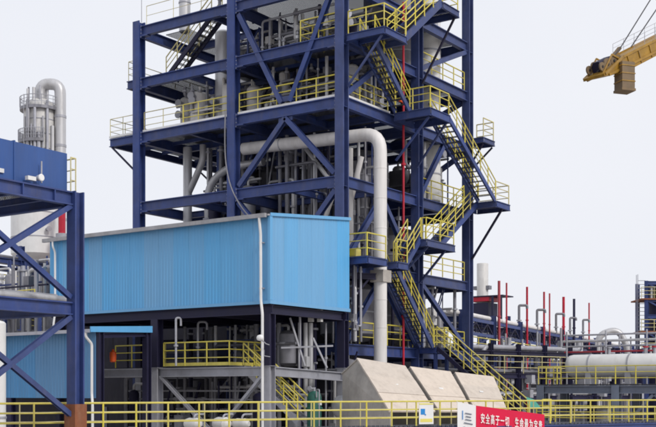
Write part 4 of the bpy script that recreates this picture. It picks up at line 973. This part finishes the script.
lowp = thing('low_pipe_bundle', 'dark clutter of low pipes under the far pipe rack', 'pipes', rp(0, 2, 0))
for k in range(26):
    o = random.uniform(0.3, 4.8); z = random.uniform(0.6, 6.6); r = random.uniform(0.06, 0.3); s0 = random.uniform(-2, RL*0.5); s1 = s0+random.uniform(8, 25)
    MB().tube([rp(s0,o,0.1), rp(s0,o,z), rp(s1,o,z), rp(s1,o,0.1)], r, 10, r*3).build('pipe', random.choice(['insul', 'insul_dark', 'galv', 'insul', 'navy_dark', 'insul_dark']), lowp, True)
mr_ = thing('middle_pipe_rack', 'dark crowded pipe rack between the stairs and the white tank', 'pipe rack', at(540, 68).to_tuple()[:2]+(0,))
m0 = at(462, 66.5); m1 = at(640, 77); mdv = (m1-m0).normalized(); mnv = Vector((-mdv.y, mdv.x, 0)); ML = (m1-m0).length
def mp_(a, o, z): q = m0+mdv*a+mnv*o; return Vector((q.x, q.y, z))
for k in range(8):
    for o in (0, 2.4): MB().ibeam(mp_(ML*k/7,o,0), mp_(ML*k/7,o,8.0), 0.26, 0.26, 0.03, 0.03, up=(0,1,0)).build('column', 'navy_dark', mr_)
for z in (4.6, 6.0, 7.4):
    for o in (0, 2.4): MB().ibeam(mp_(0,o,z), mp_(ML,o,z), 0.2, 0.3).build('beam', 'navy_dark', mr_)
    for k in range(12):
        r = random.uniform(0.04, 0.17); a0 = random.uniform(-1, ML*0.5); a1 = min(ML, a0+random.uniform(5, 12)); o = random.uniform(0.2, 2.2)
        MB().tube([mp_(a0,o,z-0.9 if z > 5 else 0), mp_(a0,o,z+0.2+r), mp_(a1,o,z+0.2+r), mp_(a1,o,z+1.0)], r, 10, r*2.5).build('pipe', random.choice(['insul', 'insul_dark', 'insul', 'galv', 'navy_dark', 'insul_dark']), mr_, True)
for k in range(40):
    a0 = random.uniform(0, ML); o = random.uniform(-0.2, 2.2); MB().tube([mp_(a0,o,0), mp_(a0,o,random.uniform(4.5, 9.3))], random.uniform(0.03, 0.1), 8).build('pipe', random.choice(['insul_dark', 'galv', 'navy_dark', 'insul']), mr_, True)
    if k % 2 == 0: c_ = mp_(a0, -0.1, random.uniform(4.2, 7)); MB().box(c_.x-0.25, c_.x+0.25, c_.y-0.25, c_.y+0.25, c_.z, c_.z+0.5).build('junction_box', random.choice(['insul_dark', 'galv', 'navy_dark']), mr_)
railing(mr_, [mp_(0,-0.2,6.15), mp_(ML*0.6,-0.2,6.15)], m='pale_rail', sp=1.6, rr=0.025)
for k in range(7):
    MB().bar(mp_(ML*k/7+0.15,2.6,0), mp_(ML*(k+1)/7-0.15,2.6,0)+Vector((0,0,0)), 0.06, 0.1).build('kick_plate', 'navy_dark', mr_)
bw = thing('rack_backdrop', 'dark low building added behind the far pipe rack to hide bright sky', 'backdrop', rp(RL/2, 9, 0))  # added dark backing, closes the pale sky gap below the rack
b0 = rp(-6, 7, 0); b1 = rp(RL+20, 7, 0); b2 = rp(RL+20, 13, 0); b3 = rp(-6, 13, 0)
up7 = Vector((0, 0, 8.5))
MB().add([b0,b1,b2,b3,b0+up7,b1+up7,b2+up7,b3+up7], [(0,3,2,1),(4,5,6,7),(0,1,5,4),(1,2,6,5),(2,3,7,6),(3,0,4,7)]).build('wall', 'enclosure', bw)

# red fire risers
spec = [(499, 66, 281, 'red', 0.13, 'thick red riser nearest the stair tower, tall'), (506.5, 68, 283, 'red', 0.085, 'thin red riser just right of the thick nearest one'),
        (527, 74, 287, 'red', 0.11, 'red riser standing alone with a grey gooseneck on its left'), (544, 79, 292, 'red', 0.11, 'left one of two close red risers'),
        (549.5, 80, 293.5, 'red', 0.09, 'right one of two close red risers'), (563.5, 72, 297, 'red', 0.15, 'thickest red riser left of the dark blue one'),
        (574, 84, 299, 'navy_dark', 0.15, 'dark blue riser among the red ones'), (589, 92, 303, 'red', 0.10, 'last red riser on the right, farthest away')]
def rack_at(px):                               # distance at which image column px meets the rack front
    r = (px-328)/1104; a, b = 0.0, 1.0
    f = lambda t: (P0+rd*t-CAM).dot(RGT)-r*(P0+rd*t-CAM).dot(FWD)
    for _ in range(40):
        m = (a+b)/2
        if f(a)*f(m) <= 0: b = m
        else: a = m
    return (P0+rd*a-CAM).dot(FWD)
for px, D, py, m, r, lab in spec:
    D = rack_at(px)-0.9; p = at(px, D, py); t = thing('fire_riser', lab, 'pipe', (p.x, p.y, 0), 'risers along the far pipe rack')
    MB().tube([(p.x, p.y, 0), (p.x, p.y, p.z)], r*0.75, 10).build('pipe', m, t, True)
    for zf in (0.45, 0.62, 0.8):
        MB().tube([(p.x, p.y, p.z*zf), (p.x, p.y, p.z*zf+0.1)], r*1.05, 10).build('coupling', m, t, True)
    for zb in (9.5, 7.3):
        q = p+rnn*1.0; MB().bar((p.x, p.y, zb), (q.x, q.y, zb), 0.08, 0.08).build('bracket', 'navy_dark', t)
for i, (px, D, py, wpx) in enumerate(((519, 75, 305.5, 8), (537, 80, 310, 8), (556, 86, 314, 8), (570, 89, 318, 6), (583, 96, 320, 6))):
    D = rack_at(px)+0.5; p = at(px, D, py); q = p+RGT*(wpx/1104*D); t = thing('gooseneck_vent', ['grey gooseneck vent left of the lone red riser', 'grey gooseneck vent left of the two close red risers', 'grey gooseneck vent left of the thickest red riser', 'grey gooseneck vent left of the dark blue riser', 'grey gooseneck vent left of the last red riser'][i], 'pipe', (p.x, p.y, 0), 'gooseneck vents on the far pipe rack')
    MB().tube([(p.x, p.y, 0), (p.x, p.y, p.z), (q.x, q.y, p.z), (q.x, q.y, p.z-0.25)], 0.1, 10, 0.12).build('pipe', 'insul_dark', t, True)
    MB().tube([(p.x, p.y, p.z-1.2), (p.x, p.y, p.z-1.1)], 0.2, 10).build('flange', 'galv', t, True)
# white stack on a red brown base structure
c = at(482.5, 120); t = thing('white_stack', 'pale grey round chimney stack on a dark frame behind the far pipe rack', 'chimney', (c.x, c.y, 0))
MB().lathe([(0.62, 13.5), (0.62, 18.9), (0.58, 18.95), (0.58, 18.0), (0.3, 17.9)], (c.x, c.y, 0)).build('shell', 'pale_clad', t, True)
for s in (-0.75, 0.75):
    MB().box(c.x+s-0.2, c.x+s+0.2, c.y-0.3, c.y+0.3, 16.1, 16.5).build('lug', 'insul_dark', t)
MB().box(c.x-0.9, c.x+1.2, c.y-1.0, c.y+1.2, 13.2, 14.6).build('base_box', 'navy_dark', t)
MB().box(c.x-1.0, c.x+1.3, c.y-1.1, c.y+1.3, 14.75, 15.2).build('red_beam', 'red', t)
for dx in (-1.1, 0.7, 2.5):
    for dy in (-0.9, 1.3): MB().ibeam((c.x+dx,c.y+dy,0),(c.x+dx,c.y+dy,13.2),0.3,0.3,0.03,0.04,up=(0,1,0)).build('leg', 'navy', t)
MB().box(c.x-1.1, c.x+3.0, c.y-1.2, c.y+1.4, 15.22, 15.34).build('platform', 'navy_dark', t)
for dx in (1.8, 2.8): MB().bar((c.x+dx,c.y-1.2,15.2),(c.x+dx,c.y-1.2,11.5),0.2,0.2).build('leg', 'navy_dark', t)

# white horizontal tank on grey frame (right foreground)
GY = 10.4
gf = thing('grey_support_frame', 'grey steel frame carrying the white horizontal tank at lower right', 'steel frame', (9.5, GY+1.5, 0))
xs = (6.05, 10.25, 14.4)
for x in xs:
    for y in (GY, GY+3.2): MB().ibeam((x,y,0),(x,y,5.35),0.4,0.4,0.04,0.05,up=(0,1,0)).build('column', 'slate', gf)
    MB().ibeam((x,GY+0.2,5.1),(x,GY+3.0,5.1),0.2,0.35).build('beam', 'slate', gf)
for y in (GY, GY+3.2):
    for a, b in zip(xs, xs[1:]): MB().ibeam((a+.2,y,5.12),(b-.2,y,5.12),0.25,0.42).build('beam', 'slate', gf)
MB().bar((10.45,GY,3.0),(12.2,GY,4.85),0.14,0.14).build('brace', 'slate', gf); MB().bar((14.2,GY,3.0),(12.3,GY,4.85),0.14,0.14).build('brace', 'slate', gf)
MB().box(5.85, 14.6, GY-0.1, GY+3.3, 5.36, 5.41).build('deck', 'grating', gf)
railing(gf, [(5.9, GY+3.0, 5.41), (5.9, GY-0.05, 5.41), (14.55, GY-0.05, 5.41)], h=0.95, sp=1.15)
railing(gf, [(5.9, GY-0.3, 3.3), (14.55, GY-0.3, 3.3)], h=0.95, sp=1.1)
MB().bar((5.9, GY-0.3, 3.27), (14.55, GY-0.3, 3.27), 0.3, 0.06).build('kick_beam', 'slate', gf)
wt = thing('white_tank', 'long white horizontal tank behind yellow railing at the right', 'tank', (10, GY+1.7, 5.41))
MB().lathe([(0.08, 6.75), (0.42, 6.85), (0.58, 7.0), (0.62, 7.2), (0.62, 14.0), (0.58, 14.2), (0.08, 14.4)], (0, GY+1.75, 6.42), 'x').build('shell', 'white_paint', wt, True)
for x in (8.2, 10.4, 12.6):
    MB().box(x-0.14, x+0.14, GY+1.2, GY+2.3, 5.41, 6.05).build('saddle', 'galv', wt)
    MB().lathe([(0.625, -0.05), (0.645, -0.04), (0.645, 0.04), (0.625, 0.05)], (x, GY+1.75, 6.42), 'x').build('band', 'galv', wt, True)
for x in (9.2, 11.2, 11.7):
    n_ = MB().tube([(x, GY+1.75, 7.0), (x, GY+1.75, 7.35)], 0.09, 10).build('nozzle', 'galv', wt, True)
    MB().tube([(x, GY+1.75, 7.35), (x, GY+1.75, 7.42)], 0.16, 12).build('flange', 'red' if x > 11 else 'galv', n_, True)
pq = thing('tank_pipework', 'thin grey pipes and a red line crossing above the white tank', 'pipes', (10, GY+3.0, 5.41))
for i, (z, m, r) in enumerate(((7.55, 'galv', 0.05), (7.85, 'insul', 0.07), (8.2, 'galv', 0.05), (7.25, 'red', 0.05))):
    MB().tube([(5.9, GY+3.2+0.1*i, z), (15.0, GY+3.2+0.1*i, z)], r, 8).build('pipe', m, pq, True)
for x in (6.2, 8.5, 10.8, 13.1): MB().tube([(x, GY+3.12, 5.4), (x, GY+3.12, 8.4)], 0.05, 8).build('support_post', 'galv', pq)
# clutter under the grey frame
for i, (x, r, z, m, lab) in enumerate(((7.2, 0.45, 3.9, 'insul_dark', 'dark drum under the white tank frame, left'), (8.9, 0.5, 4.2, 'insul', 'grey drum under the white tank frame, middle'), (12.2, 0.55, 4.0, 'insul_dark', 'dark drum under the white tank frame, right'))):
    vessel('small_drum', lab, x, GY+2.0, 0, z, r, m, cat='drum')

# grey pipe hoop and pale pipes right of the risers
p = at(598, 95, 335); q = at(628, 95, 348)
hp = thing('arched_pipe', 'pale arched pipe rising over the far pipe rack near the right', 'pipe', (p.x, p.y, 0))
pm = at(618, 95, 329)
MB().tube([(p.x, p.y, 0), (p.x, p.y, p.z), (pm.x, pm.y, pm.z), (q.x, q.y, q.z), (q.x, q.y, 0)], 0.28, 12, 0.8).build('pipe', 'insul', hp, True)
# right edge tower
c = at(656, 110); et = thing('right_edge_tower', 'navy equipment tower with platforms and caged ladder at the right edge', 'steel frame', (c.x, c.y, 0))
for a in (-1.4, 2.2):
    for b_ in (-1.6, 1.6):
        p = c+RGT*a+FWD*b_; MB().ibeam((p.x,p.y,0),(p.x,p.y,15.9),0.35,0.35,0.04,0.05,up=(0,1,0)).build('column', 'navy', et)
p = c+RGT*0.3; MB().lathe([(1.25, 0), (1.25, 15.6), (0.8, 15.9)], (p.x, p.y, 0)).build('shell', 'navy_dark', et, True)
for z in (15.7, 14.0, 12.4, 10.8, 9.4, 7.6):
    MB().ibeam((c-RGT*1.4-FWD*1.6).to_tuple()[:2]+(z,), (c+RGT*2.2-FWD*1.6).to_tuple()[:2]+(z,), 0.2, 0.35).build('beam', 'navy', et)
    MB().bar((c-RGT*1.4-FWD*1.6).to_tuple()[:2]+(z,), (c+RGT*1.4-FWD*1.6).to_tuple()[:2]+(z-1.5,), 0.12, 0.14).build('brace', 'navy', et)
for z in (14.1, 10.9, 8.6):
    a0 = c-RGT*2.0; a1 = c+RGT*3
    MB().bar(a0.to_tuple()[:2]+(z,), a1.to_tuple()[:2]+(z,), 3.8, 0.14).build('platform', 'rust', et)
    railing(et, [(a0-FWD*1.9).to_tuple()[:2]+(z+.07,), (a1-FWD*1.9).to_tuple()[:2]+(z+.07,)], m='pale_rail', rr=0.03)
    for k in range(5):
        q = c+RGT*random.uniform(-1.3, 1.5)-FWD*1.7; MB().tube([(q.x,q.y,z), (q.x,q.y,z+random.uniform(0.8,2.2))], random.uniform(0.1,0.2), 8).build('pipe', random.choice(['white_pipe','insul','yellow']), et, True)
l0 = c-RGT*2.1-FWD*1.0
for s in (0, 0.5):
    q = l0+RGT*s*0.0+FWD*s; MB().tube([(q.x,q.y,0),(q.x,q.y,16.6)],0.035,6).build('ladder_rail','galv',et)
for k in range(22):
    z = 8+k*0.38; q = l0; MB().tube([(q.x,q.y,z),tuple((q+RGT*0.75).to_tuple()[:2])+(z,)],0.03,5).build('rung','galv',et)

# teal net scrap at the stair foot
q = at(533, 56, 402); tn = MB()
tn.add([q+RGT*-0.35+Zv*0.25, q+RGT*0.05+Zv*0.12, q+RGT*0.4-Zv*0.3, q-RGT*0.2-Zv*0.3, q+FWD*0.12+Zv*0.05], [(0,3,4),(3,2,4),(2,1,4),(1,0,4),(0,1,2,3)])
tn = tn.build('green_sheet', 'teal_net'); tag(tn, 'scrap of teal green sheet beside the end of the banner', 'sheet')

# orange gas bottle-like item in lower left interior
q = at(113, 51, 356); ol = thing('orange_lamp', 'orange red hanging drum in the shade under the canopy edge', 'drum', (q.x, q.y, q.z-0.4))
MB().lathe([(0.08, -0.3), (0.14, -0.26), (0.16, 0.0), (0.15, 0.16), (0.07, 0.22), (0.05, 0.3)], q, n=16).build('body', 'orange_red', ol, True)
MB().tube([(q.x, q.y, q.z+0.3), (q.x, q.y, 7.6)], 0.02, 6).build('hanger', 'cable', ol)

# ------------------------------------------------------------------ crane
cr = thing('crane', 'yellow crane jib with hanging block and stay cables in the upper right sky', 'crane', at(900, 70).to_tuple()[:2]+(0,))
def cp(px, py, D): return at(px, D, py)
tip = cp(594, 79, 64); root = cp(790, -22, 78)
ax = (root-tip).normalized(); sdv = ax.cross(Zv).normalized(); upv = sdv.cross(ax)
W2 = 0.75
def jp(s, a, b): return tip+ax*s+sdv*a+upv*b
JL = (root-tip).length
bd_ = MB()
pr0 = [jp(0.0, -W2, 0.0), jp(0.0, W2, 0.0), jp(0.0, W2, 0.15), jp(0.0, -W2, 0.15)]
pr1 = [jp(2.2, -W2, -0.35), jp(2.2, W2, -0.35), jp(2.2, W2, 0.5), jp(2.2, -W2, 0.5)]
pr2 = [jp(JL, -W2, -0.35), jp(JL, W2, -0.35), jp(JL, W2, 0.5), jp(JL, -W2, 0.5)]
bd_.add(pr0+pr1+pr2, [(3,2,1,0),(8,9,10,11)]+[(i, (i+1) % 4, 4+(i+1) % 4, 4+i) for i in range(4)]+[(4+i, 4+(i+1) % 4, 8+(i+1) % 4, 8+i) for i in range(4)])
bd_.build('jib', 'crane_yellow', cr)
for s in (-W2-0.03, W2+0.03):
    MB().bar(jp(0.1, s, 0.1), jp(2.2, s, 0.53), 0.06, 0.14).build('jib_rib', 'crane_yellow', cr)
    MB().bar(jp(2.2, s, 0.52), jp(JL, s, 0.52), 0.08, 0.14).build('jib_rib', 'crane_yellow', cr)
    MB().bar(jp(0.4, s, -0.05), jp(JL, s, -0.34), 0.08, 0.14).build('jib_rib', 'crane_yellow', cr)
    for k in range(10): MB().bar(jp(2.6+k*1.2, s, -0.3), jp(2.6+k*1.2, s, 0.48), 0.05, 0.08, up=ax).build('jib_stiffener', 'crane_yellow', cr)
railing(cr, [jp(3.4, W2, 0.55), jp(JL, W2, 0.55)], h=0.75, m='galv', rr=0.012, sp=1.2)
railing(cr, [jp(3.4, -W2, 0.55), jp(JL, -W2, 0.55)], h=0.75, m='galv', rr=0.012, sp=1.2)
# machinery on tip
q = jp(1.3, 0, 0.6)
MB().prism([(-0.32,-0.45),(0.32,-0.45),(0.34,0.0),(0.2,0.22),(-0.2,0.22),(-0.34,0.0)], q-ax*0.75, q+ax*0.45).build('winch_housing', 'navy_dark', cr)
for k, (a_, r_) in enumerate(((-0.9, 0.26), (-0.35, 0.34), (0.3, 0.3), (0.85, 0.22))):
    for s_ in (-0.5, 0.42):
        sh_ = MB().tube([q+ax*a_+sdv*s_-upv*0.1, q+ax*a_+sdv*(s_+0.09)-upv*0.1], r_, 14).build('sheave', 'crane_box', cr, True)
        MB().tube([q+ax*a_+sdv*(s_-0.03)-upv*0.1, q+ax*a_+sdv*(s_+0.12)-upv*0.1], r_*0.3, 8).build('hub', 'black', sh_, True)
for s_ in (-0.55, 0.55):
    MB().bar(q-ax*1.2+sdv*s_-upv*0.5, q+ax*0.2+sdv*s_+upv*0.3, 0.05, 0.1).build('sheave_frame', 'crane_yellow', cr)
    MB().bar(q+ax*1.2+sdv*s_-upv*0.4, q+ax*0.2+sdv*s_+upv*0.3, 0.05, 0.1).build('sheave_frame', 'crane_yellow', cr)
MB().bar(q+ax*0.8+upv*0.0, q+ax*1.9+upv*0.35, 0.22, 0.16).build('winch_arm', 'crane_box', cr)
blk = cp(624.5, 66, 64.5)
o = blk
b_ = MB(); 
for (a0, z0, a1) in ((0.45, 0.3, 0.5),): pass
wv = 0.5
b_.box(-0.42, 0.42, -0.42, 0.42, -1.4, 0.15)
ob = b_.build('hoist_block', 'crane_box', cr, origin=(0, 0, -1.45)); ob.location = Vector((o.x, o.y, o.z-1.45))-WO[cr]; ob.rotation_euler = (0, 0, YAW+R(18))
for zz in (-1.0, -0.55, -0.1):
    rb_ = MB().box(-0.45, 0.45, -0.45, 0.45, zz, zz+0.06).build('block_rib', 'crane_yellow', cr, origin=(0, 0, zz)); rb_.location = Vector((o.x, o.y, o.z+zz))-WO[cr]; rb_.rotation_euler = (0, 0, YAW+R(18))
b_ = MB().box(-0.46, 0.46, -0.46, 0.46, -1.52, -1.38); ob = b_.build('block_rim', 'crane_box', cr, origin=(0, 0, -1.52)); ob.location = Vector((o.x, o.y, o.z-1.53))-WO[cr]; ob.rotation_euler = (0, 0, YAW+R(18))
for (p0, p1) in (((619, 50), (700, -80)), ((631, 47), (720, -85)), ((619, 50), (597, 72))):
    a = cp(*p0, 65); b = cp(*p1, 68 if p1[0] > 650 else 64); MB().tube([a, b], 0.035, 6).build('stay_cable', 'cable', cr)
# king post and mast (stand outside the view)
mb = at(860, 74)
km = root+ax*6
MB().bar(root, Vector((mb.x, mb.y, root.z+3)), 1.4, 1.1).build('jib_heel', 'crane_yellow', cr)
for a in (-0.9, 0.9):
    for b2_ in (-0.9, 0.9):
        MB().bar((mb.x+a, mb.y+b2_, 0), (mb.x+a, mb.y+b2_, root.z+4), 0.22, 0.22, up=(0,1,0)).build('mast_leg', 'crane_yellow', cr)
for k in range(18):
    z = k*2.0
    if z > root.z+2: break
    MB().bar((mb.x-0.9, mb.y-0.9, z), (mb.x+0.9, mb.y-0.9, z+2), 0.1, 0.1).build('mast_lacing', 'crane_yellow', cr)
    MB().bar((mb.x+0.9, mb.y-0.9, z), (mb.x+0.9, mb.y+0.9, z+2), 0.1, 0.1).build('mast_lacing', 'crane_yellow', cr)
for p1 in ((700, -80), (720, -85)):
    a = cp(*p1, 68); MB().tube([a, (mb.x, mb.y, root.z+8)], 0.035, 6).build('stay_cable', 'cable', cr)
MB().bar((mb.x, mb.y, root.z+3), (mb.x, mb.y, root.z+8.2), 0.5, 0.5, up=(0,1,0)).build('king_post', 'crane_yellow', cr)
